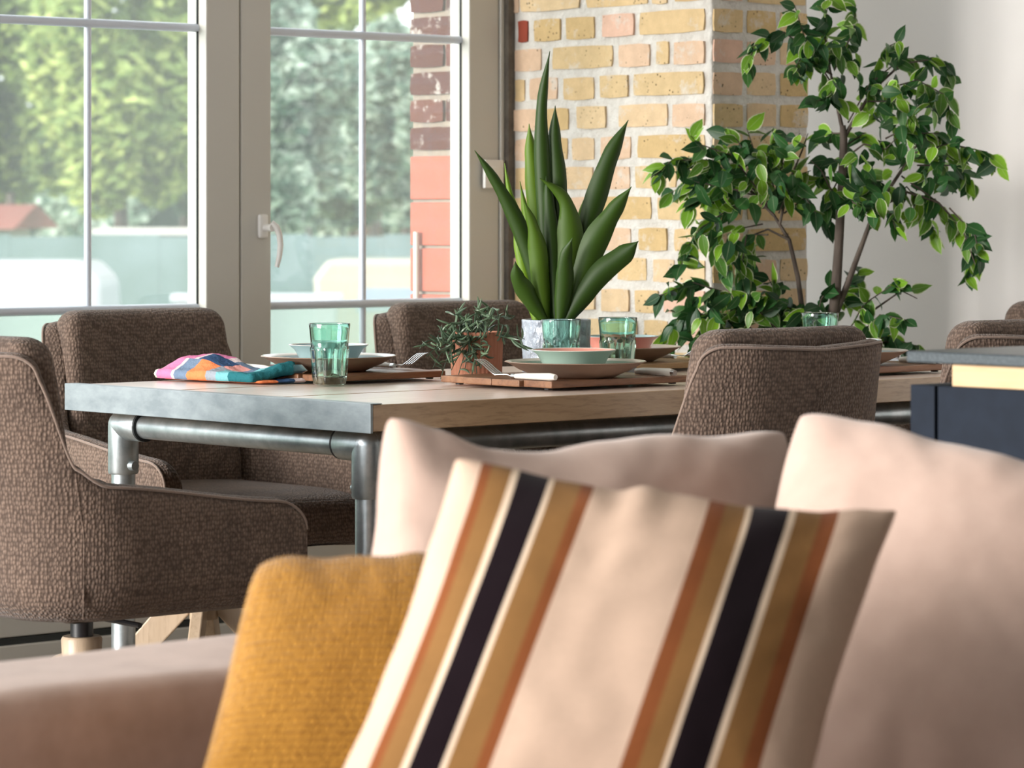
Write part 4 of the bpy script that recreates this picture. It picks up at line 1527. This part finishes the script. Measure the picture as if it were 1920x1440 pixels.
# ================================================================== FIG TREE
def fig_tree():
    rg = random.Random(5)
    D0 = 7.72
    bp_ = P(1552, 700, D0)
    base = Vector((bp_.x, bp_.y, 0.0))
    t = thing('potted_fig', 'tall leafy fig with cream-edged leaves beside the brick pier', 'potted tree', base)
    r, h = 0.135, 0.27
    MB().lathe([(0, .002), (r * .72, 0), (r * .76, .004), (r, h - .02), (r * 1.04, h - .018), (r * 1.04, h), (r * .96, h), (r * .9, h * .85), (0, h * .86)], 40).build(
        'pot', 'pot_grey', t, 40)
    W = lambda px, py, dd=0.0: P(px, py, D0 + dd) - base
    MB().tube([(0, 0, h * .8), W(1545, 760) * 1, W(1556, 640), W(1566, 560), W(1572, 470), W(1578, 360), W(1582, 262), W(1580, 235)],
              [.017, .016, .0145, .0125, .011, .010, .009, .007], 12).build('trunk', 'bark', t, 60)
    BRANCH = [
        ([(1562, 600), (1590, 530), (1612, 470), (1640, 395), (1690, 320), (1720, 270)], .0085),
        ([(1545, 740), (1512, 640), (1496, 520), (1480, 450), (1452, 405), (1420, 360)], .008),
        ([(1580, 245), (1568, 190), (1556, 130), (1548, 60)], .0052),
        ([(1583, 258), (1610, 210), (1640, 165), (1690, 120), (1740, 112)], .0055),
        ([(1480, 450), (1440, 430), (1400, 445), (1380, 480)], .0032),
        ([(1452, 405), (1400, 350), (1340, 310), (1290, 300), (1250, 310)], .004),
        ([(1462, 420), (1480, 340), (1505, 280), (1515, 250)], .0035),
        ([(1640, 395), (1700, 360), (1760, 380), (1805, 430), (1830, 500)], .0038),
        ([(1700, 300), (1760, 280), (1820, 285), (1865, 300)], .0035),
        ([(1545, 740), (1480, 660), (1400, 575), (1320, 535), (1250, 545)], .0045),
        ([(1545, 740), (1460, 670), (1380, 610), (1310, 610), (1270, 640)], .004),
        ([(1552, 740), (1590, 650), (1640, 580), (1690, 545), (1720, 560)], .004),
        ([(1552, 740), (1600, 680), (1660, 640), (1720, 660)], .0035),
        ([(1575, 380), (1555, 350), (1540, 320), (1520, 300)], .003),
        ([(1580, 300), (1620, 270), (1660, 280), (1700, 240)], .003),
    ]
    for pts, rad in BRANCH:
        dd = rg.uniform(-.05, .05)
        n = len(pts)
        MB().tube([W(px, py, dd * i / (n - 1)) for i, (px, py) in enumerate(pts)], [rad * (1 - .7 * i / (n - 1)) for i in range(n)], 8).build('branch', 'bark', t, 60)
    TW = [
        [(1560, 150), (1545, 60), (1555, -10)], [(1555, 150), (1510, 75), (1490, 10)], [(1550, 120), (1470, 60), (1415, 85), (1400, 125)],
        [(1560, 140), (1500, 110), (1485, 140)], [(1565, 130), (1600, 60), (1605, 10)], [(1590, 230), (1640, 140), (1660, 90), (1690, 75)],
        [(1640, 150), (1690, 110), (1760, 110), (1785, 150)], [(1650, 170), (1720, 150), (1775, 180), (1785, 230)], [(1620, 190), (1680, 190), (1720, 230)],
        [(1600, 200), (1560, 180), (1530, 190)], [(1700, 250), (1760, 250), (1785, 300)], [(1660, 260), (1700, 240), (1750, 270)],
        [(1700, 290), (1780, 270), (1850, 285), (1875, 310)], [(1720, 310), (1790, 310), (1830, 350)], [(1690, 330), (1760, 380), (1800, 430), (1825, 480), (1812, 520)],
        [(1780, 390), (1828, 440), (1838, 490)], [(1650, 380), (1700, 350), (1740, 400), (1750, 440)], [(1640, 390), (1670, 400), (1680, 430)],
        [(1600, 340), (1620, 320), (1650, 350)], [(1580, 300), (1545, 300), (1530, 340)], [(1575, 330), (1555, 370), (1545, 420)], [(1590, 270), (1620, 250), (1660, 270)],
        [(1580, 350), (1600, 380), (1640, 400)], [(1580, 250), (1550, 250), (1530, 260)], [(1450, 390), (1420, 300), (1400, 240)], [(1450, 380), (1470, 290), (1500, 250)],
        [(1440, 380), (1370, 290), (1310, 270), (1295, 255)], [(1420, 360), (1330, 300), (1260, 300), (1228, 330)], [(1400, 360), (1300, 340), (1250, 365)],
        [(1430, 370), (1350, 350), (1290, 390)], [(1440, 390), (1370, 390), (1310, 430), (1285, 470), (1275, 505)], [(1430, 420), (1380, 430), (1370, 480), (1362, 515)],
        [(1460, 400), (1490, 330), (1520, 320)], [(1470, 400), (1510, 370), (1530, 400)], [(1400, 440), (1390, 500), (1395, 550)], [(1440, 440), (1410, 440), (1405, 500)],
        [(1480, 640), (1400, 560), (1300, 530), (1235, 555)], [(1460, 650), (1370, 590), (1280, 590), (1245, 640)], [(1440, 660), (1350, 610), (1300, 640), (1290, 675)],
        [(1480, 640), (1420, 560), (1390, 520)], [(1500, 640), (1460, 560), (1440, 520)], [(1520, 640), (1540, 560), (1560, 530)], [(1530, 640), (1510, 600), (1470, 570)],
        [(1580, 640), (1620, 570), (1680, 530), (1712, 545)], [(1590, 650), (1650, 590), (1700, 600)], [(1600, 660), (1660, 630), (1720, 650)], [(1600, 670), (1690, 660), (1730, 680)],
        [(1560, 620), (1590, 540), (1610, 510)], [(1480, 660), (1440, 620), (1410, 640)], [(1540, 660), (1510, 630), (1490, 600)], [(1370, 560), (1330, 560), (1340, 600)],
        [(1395, 330), (1345, 320), (1300, 350)], [(1420, 320), (1380, 260), (1360, 250)], [(1450, 350), (1440, 300), (1450, 240)],
    ]
    # leaf shapes
    shapes = []
    for k in range(18):
        m = MB()
        leaf_geo(m, Matrix.Identity(4), 0.057, 0.0150 * rg.uniform(.9, 1.15), rg.uniform(-.5, .9), (k + .5) / 18, rg.uniform(.15, .5))
        o = m.build('leaf', 'ficus_leaf', t, 70)
        shapes.append(o.data)
        bpy.data.objects.remove(o)
    poses = []

    def orient(p, dirv, size):
        z = dirv.normalized()
        # leaf faces roughly outwards and up, with a good spread
        up = Vector((rg.gauss(-.5, .55), rg.gauss(-.6, .55), rg.gauss(.4, .5))).normalized()
        x = up.cross(z)
        if x.length < .1:
            x = z.orthogonal()
        x.normalize()
        y = z.cross(x)
        m4 = Matrix((x, y, z)).transposed().to_4x4()
        m4.translation = p
        poses.append((m4, size))
    for tw in TW:
        left = tw[-1][0] < 1520
        dd0 = rg.uniform(-.04, .02)
        dd1 = rg.uniform(-.16, .09 if left else .2)
        n = len(tw)
        pts = [W(px, py, dd0 + (dd1 - dd0) * i / (n - 1)) for i, (px, py) in enumerate(tw)]
        MB().tube(pts, [.0022 - .0012 * i / (n - 1) for i in range(n)], 6).build('twig', 'bark', t, 60)
        L = sum((pts[i + 1] - pts[i]).length for i in range(n - 1))
        nl = max(7, int(L / 0.0112))
        for k in range(nl):
            f = 0.22 + 0.78 * (k + .5) / nl
            s = f * L
            for i in range(n - 1):
                sl = (pts[i + 1] - pts[i]).length
                if s <= sl or i == n - 2:
                    p = pts[i].lerp(pts[i + 1], min(1, s / sl))
                    tg = (pts[i + 1] - pts[i]).normalized()
                    break
                s -= sl
            out = Vector((CA, -SA, 0)) * rg.gauss(0, .55) + Vector((SA, CA, 0)) * rg.gauss(-.1, .45) + Vector((0, 0, rg.gauss(-.5, .5)))
            orient(p, tg * .5 + out, rg.uniform(.72, 1.1))
    FILL = [((1400, 325), (105, 60), 34), ((1690, 330), (95, 75), 36), ((1690, 195), (75, 55), 26), ((1560, 110), (60, 55), 22), ((1420, 600), (110, 50), 34),
            ((1640, 650), (65, 35), 14), ((1590, 330), (40, 55), 14), ((1310, 600), (60, 45), 16), ((1330, 440), (45, 50), 10)]
    for (cx, cy), (rx, ry), k in FILL:
        for _ in range(int(k * 2.3)):
            a, q = rg.uniform(0, 2 * PI), math.sqrt(rg.random())
            p = W(cx + rx * q * math.cos(a), cy + ry * q * math.sin(a), rg.uniform(-.14, .08))
            orient(p, Vector((rg.gauss(0, .5), rg.gauss(0, .5), rg.gauss(-.55, .4))), rg.uniform(.75, 1.05))
    # nearest leaves are single parts, the rest one mass
    poses.sort(key=lambda q: (q[0].translation + base).dot(Vector((SA, CA, 0))) - .02 * rg.random())
    mass = MB()
    for i, (m4, s) in enumerate(poses):
        if i < 296:
            o = bpy.data.objects.new('leaf', shapes[rg.randrange(18)])
            COL.objects.link(o)
            o.parent = t
            o.matrix_local = m4 @ Matrix.Scale(s, 4)
        else:
            leaf_geo(mass, m4, 0.057 * s, 0.0150 * s * rg.uniform(.9, 1.15), rg.uniform(-.5, .9), rg.random(), rg.uniform(.15, .5))
    o = mass.build('foliage', 'ficus_leaf', t, 70)
    o['kind'] = 'stuff'


def leaf_geo(mb, m4, L, w, bend, rnd, fold):
    ws = [0.36, 0.84, 1.0, 0.93, 0.62, 0.22, 0.0]
    fsn = [0.05, 0.19, 0.36, 0.54, 0.73, 0.89, 1.0]
    vs, uvs, fs = [], [], []
    vs.append((0, 0, 0))
    uvs.append((0.5, 0))
    for f, k in zip(fsn, ws):
        a = bend * f
        z = L * (f - 0.10 * a * a * f)
        y = -L * 0.5 * a * f
        cu = .5
        vs += [(-w * k, y + fold * w * k, z), (0, y, z), (w * k, y + fold * w * k, z)]
        e = 1.0 if k > .05 else 1.0
        uvs += [(0.0, f), (0.5 if f < .97 else 0.0, f), (1.0, f)]
        # inner columns keep the pale margin narrow
    fs += [(0, 1, 2), (0, 2, 3)]
    for i in range(len(ws) - 1):
        o = 1 + 3 * i
        fs += [(o, o + 3, o + 4, o + 1), (o + 1, o + 4, o + 5, o + 2)]
    mb.add([m4 @ Vector(p) for p in vs], fs, uvs, rnd)


fig_tree()

# ================================================================== KITCHEN COUNTER
ix, iy = 3.474, 3.063
t = thing('kitchen_island', 'navy kitchen island unit with pale birch rail under the dark worktop', 'cabinet', (ix, iy, 0))
EXI, EYI = 0.95, 2.2
MB().box((0.004, -0.048, 0.0), (0.9, -0.004, 0.857)).build('end_panel', 'navy', t, bev=0.0015)
MB().box((0.022, -EYI, 0.08), (0.9, -0.05, 0.853)).build('carcass', 'blackmetal', t)
y = -0.0545
k = 0
for w in (0.60, 0.60, 0.60):
    MB().box((0.003, y - w, 0.10), (0.022, y, 0.857)).build('door', 'navy', t, bev=0.0015)
    y -= w + 0.005
MB().box((0.06, -EYI, 0.0), (0.85, -0.06, 0.08)).build('plinth', 'blackmetal', t)
MB().box((0.012, -EYI, 0.857), (0.88, -0.073, 0.8875)).build('birch_rail', 'birch', t, bev=0.001)
t = thing('island_worktop', 'thin dark speckled worktop on the kitchen island', 'worktop', (ix, iy, 0.8878))
MB().box((0, -EYI, 0), (EXI, 0, 0.0162)).build('slab', 'slab', t, bev=0.0025)


# ================================================================== SOFA AND CUSHIONS
def sofa():
    y0, y1 = 2.862, 3.125      # backrest front and rear
    x0, x1 = 0.6, 3.42
    t = thing('blush_sofa', 'long low sofa in blush velvet at the bottom of the picture', 'sofa', (2.4, 2.9, 0))
    ox, oy = 2.4, 2.9

    def soft(x, y, z):
        return (x, y + 0.002 * noise.noise(Vector((x * 3, z * 6, 1))), z + 0.003 * noise.noise(Vector((x * 4, y * 6, 2))))
    m = MB()
    rounded_box(m, (x1 - x0, y1 - y0, 0.50), 0.03, (60, 14, 14), soft, ((x0 + x1) / 2 - ox, (y0 + y1) / 2 - oy, 0.352))
    m.build('backrest', 'sofa', t, 60)
    m = MB()
    rounded_box(m, (x1 - x0, 0.92, 0.18), 0.025, (40, 16, 8), None, ((x0 + x1) / 2 - ox, 2.40 - oy, 0.19))
    m.build('base', 'sofa', t, 60)
    n = 3
    w = (x1 - x0 - 0.1) / n
    for i in range(n):
        m = MB()
        rounded_box(m, (w - 0.008, 0.86, 0.145), 0.045, (20, 16, 8),
                    lambda x, y, z: (x, y, z + 0.010 * (1 - (x / (w / 2)) ** 2) * (1 if z > 0 else 0)), (x0 + 0.05 + w * (i + .5) - ox, 2.41 - oy, 0.352))
        m.build('seat_cushion', 'sofa', t, 60)
    for sx in (x0 + .12, x1 - .12):
        for sy in (2.02, 3.0):
            MB().tube([(sx - ox, sy - oy, 0), (sx - ox, sy - oy, 0.11)], [.018, .026], 14).build('leg', 'chair_leg', t, 40)


sofa()


def pillow(name, label, corners, thick, mat, seed, pinch=0.05, n=56, wr=0.004, seam=None, power=0.42, bowl_=0.0, cat='cushion', rnd_corner=0.0, top=None):
    """corners: bottom-left, bottom-right, top-right, top-left"""
    bl, br, tr, tl = [Vector(c) for c in corners]
    cen = (bl + br + tr + tl) / 4
    nrm = (br - bl).cross(tl - bl).normalized()
    if nrm.dot(Vector((SA, CA, 0))) > 0:
        nrm = -nrm                       # faces the viewer
    base = Vector((cen.x, cen.y, min(bl.z, br.z)))
    t = thing(name, label, cat, base, 0, 'cushions on the sofa')
    vs, uvs, fs = [], [], []
    edge = []
    for side in (1, -1):
        for i in range(n + 1):
            for j in range(n + 1):
                u, v = 2 * i / n - 1, 2 * j / n - 1
                # gather grid lines near the seam
                u = math.copysign(1 - (1 - abs(u)) ** 1.35, u)
                v = math.copysign(1 - (1 - abs(v)) ** 1.35, v)
                uu = u * (1 - pinch * (1 - v * v) * u * u)
                vv = v * (1 - pinch * (1 - u * u) * v * v)
                if rnd_corner:
                    k = rnd_corner * (abs(u) * abs(v)) ** 6
                    uu *= 1 - k
                    vv *= 1 - k
                a, b = (uu + 1) / 2, (vv + 1) / 2
                p = (bl * (1 - a) + br * a) * (1 - b) + (tl * (1 - a) + tr * a) * b
                if top:
                    for (ta, za), (tb, zb_) in zip(top, top[1:]):
                        if ta <= a <= tb:
                            k = (a - ta) / (tb - ta)
                            p = p + Vector((0, 0, (za + (zb_ - za) * k * k * (3 - 2 * k)) * smoothstep(0.35, 1.0, b)))
                            break
                hgt = thick * (max(0.0, (1 - u * u) * (1 - v * v))) ** power
                q = Vector((u * 2.3 + seed, v * 2.3, seed * 1.7))
                wv = noise.noise(q * 1.0) * wr * 1.2 + noise.noise(q * 3.2) * wr * 0.3
                # creases running in from the seam
                rim = max(abs(u), abs(v))
                ang = math.atan2(v, u)
                wv += 1.0 * wr * noise.noise(Vector((ang * 5.0, seed, 0))) * smoothstep(0.5, 0.86, rim) * (1 - smoothstep(0.95, 1.0, rim))
                body = min(1.0, hgt / (thick * .5)) if thick else 0
                off = nrm * ((hgt + wv * body) * side - bowl_ * (1 - u * u) * 0)
                jag = Vector((0, 0, 1)) * (noise.noise(Vector((u * 3.1, seed, v * 3.1))) * wr * 1.3 * rim ** 4)
                vs.append(p + off + jag - base)
                uvs.append(((u + 1) / 2, (v + 1) / 2))
    N = (n + 1) ** 2
    for s_ in (0, 1):
        for i in range(n):
            for j in range(n):
                k = s_ * N + i * (n + 1) + j
                fs.append((k, k + 1, k + n + 2, k + n + 1))
    m = MB()
    m.add(vs, fs, uvs)
    m.build('cover', mat, t, 80)
    if seam:
        loop = [i * (n + 1) for i in range(n)] + [n * (n + 1) + j for j in range(n)] + [i * (n + 1) + n for i in range(n, 0, -1)] + [j for j in range(n, -1, -1)]
        MB().tube([vs[k] for k in loop], seam, 8).build('seam_edge', mat, t, 60)
    return t


# back cushions leaning on the low backrest
pillow('back_cushion', 'blush linen back cushion at the left, behind the striped cushion',
       (P(622, 1500, 3.52), P(1470, 1440, 3.94), P(1476, 806, 4.06), P(720, 772, 3.70)), 0.085, 'blush', 2.2, 0.085, 64, 0.006, None, 0.34, rnd_corner=0.03,
       top=[(0, 0), (.1, -.012), (.22, -.026), (.34, -.027), (.5, -.008), (.7, -.001), (.9, 0), (1, 0)])
pillow('back_cushion', 'blush linen back cushion at the right edge, overlapping the other back cushion',
       (P(1290, 1500, 3.62), P(2140, 1580, 3.58), P(2150, 915, 3.74), P(1490, 764, 3.86)), 0.10, 'blush', 5.4, 0.05, 64, 0.005, None, 0.36, rnd_corner=0.045)
pillow('mustard_cushion', 'mustard yellow woven cushion left of the striped cushion',
       (P(322, 1640, 3.32), P(960, 1660, 3.40), P(985, 1034, 3.52), P(478, 1040, 3.45)), 0.07, 'mustard', 8.1, 0.03, 56, 0.004, None, 0.36, 0, 'cushion', 0.06)
pillow('striped_cushion', 'cream cushion with brown and black stripes in the middle of the sofa',
       (P(540, 1640, 3.14), P(1478, 1700, 3.18), P(1690, 952, 3.42), P(850, 856, 3.34)), 0.112, 'stripe', 3.7, 0.07, 64, 0.005, None, 0.40, rnd_corner=0.018,
       top=[(0, 0), (.1, -.003), (.25, -.008), (.36, -.009), (.43, .001), (.5, -.004), (.65, -.010), (.8, -.010), (.92, -.003), (1, 0)])
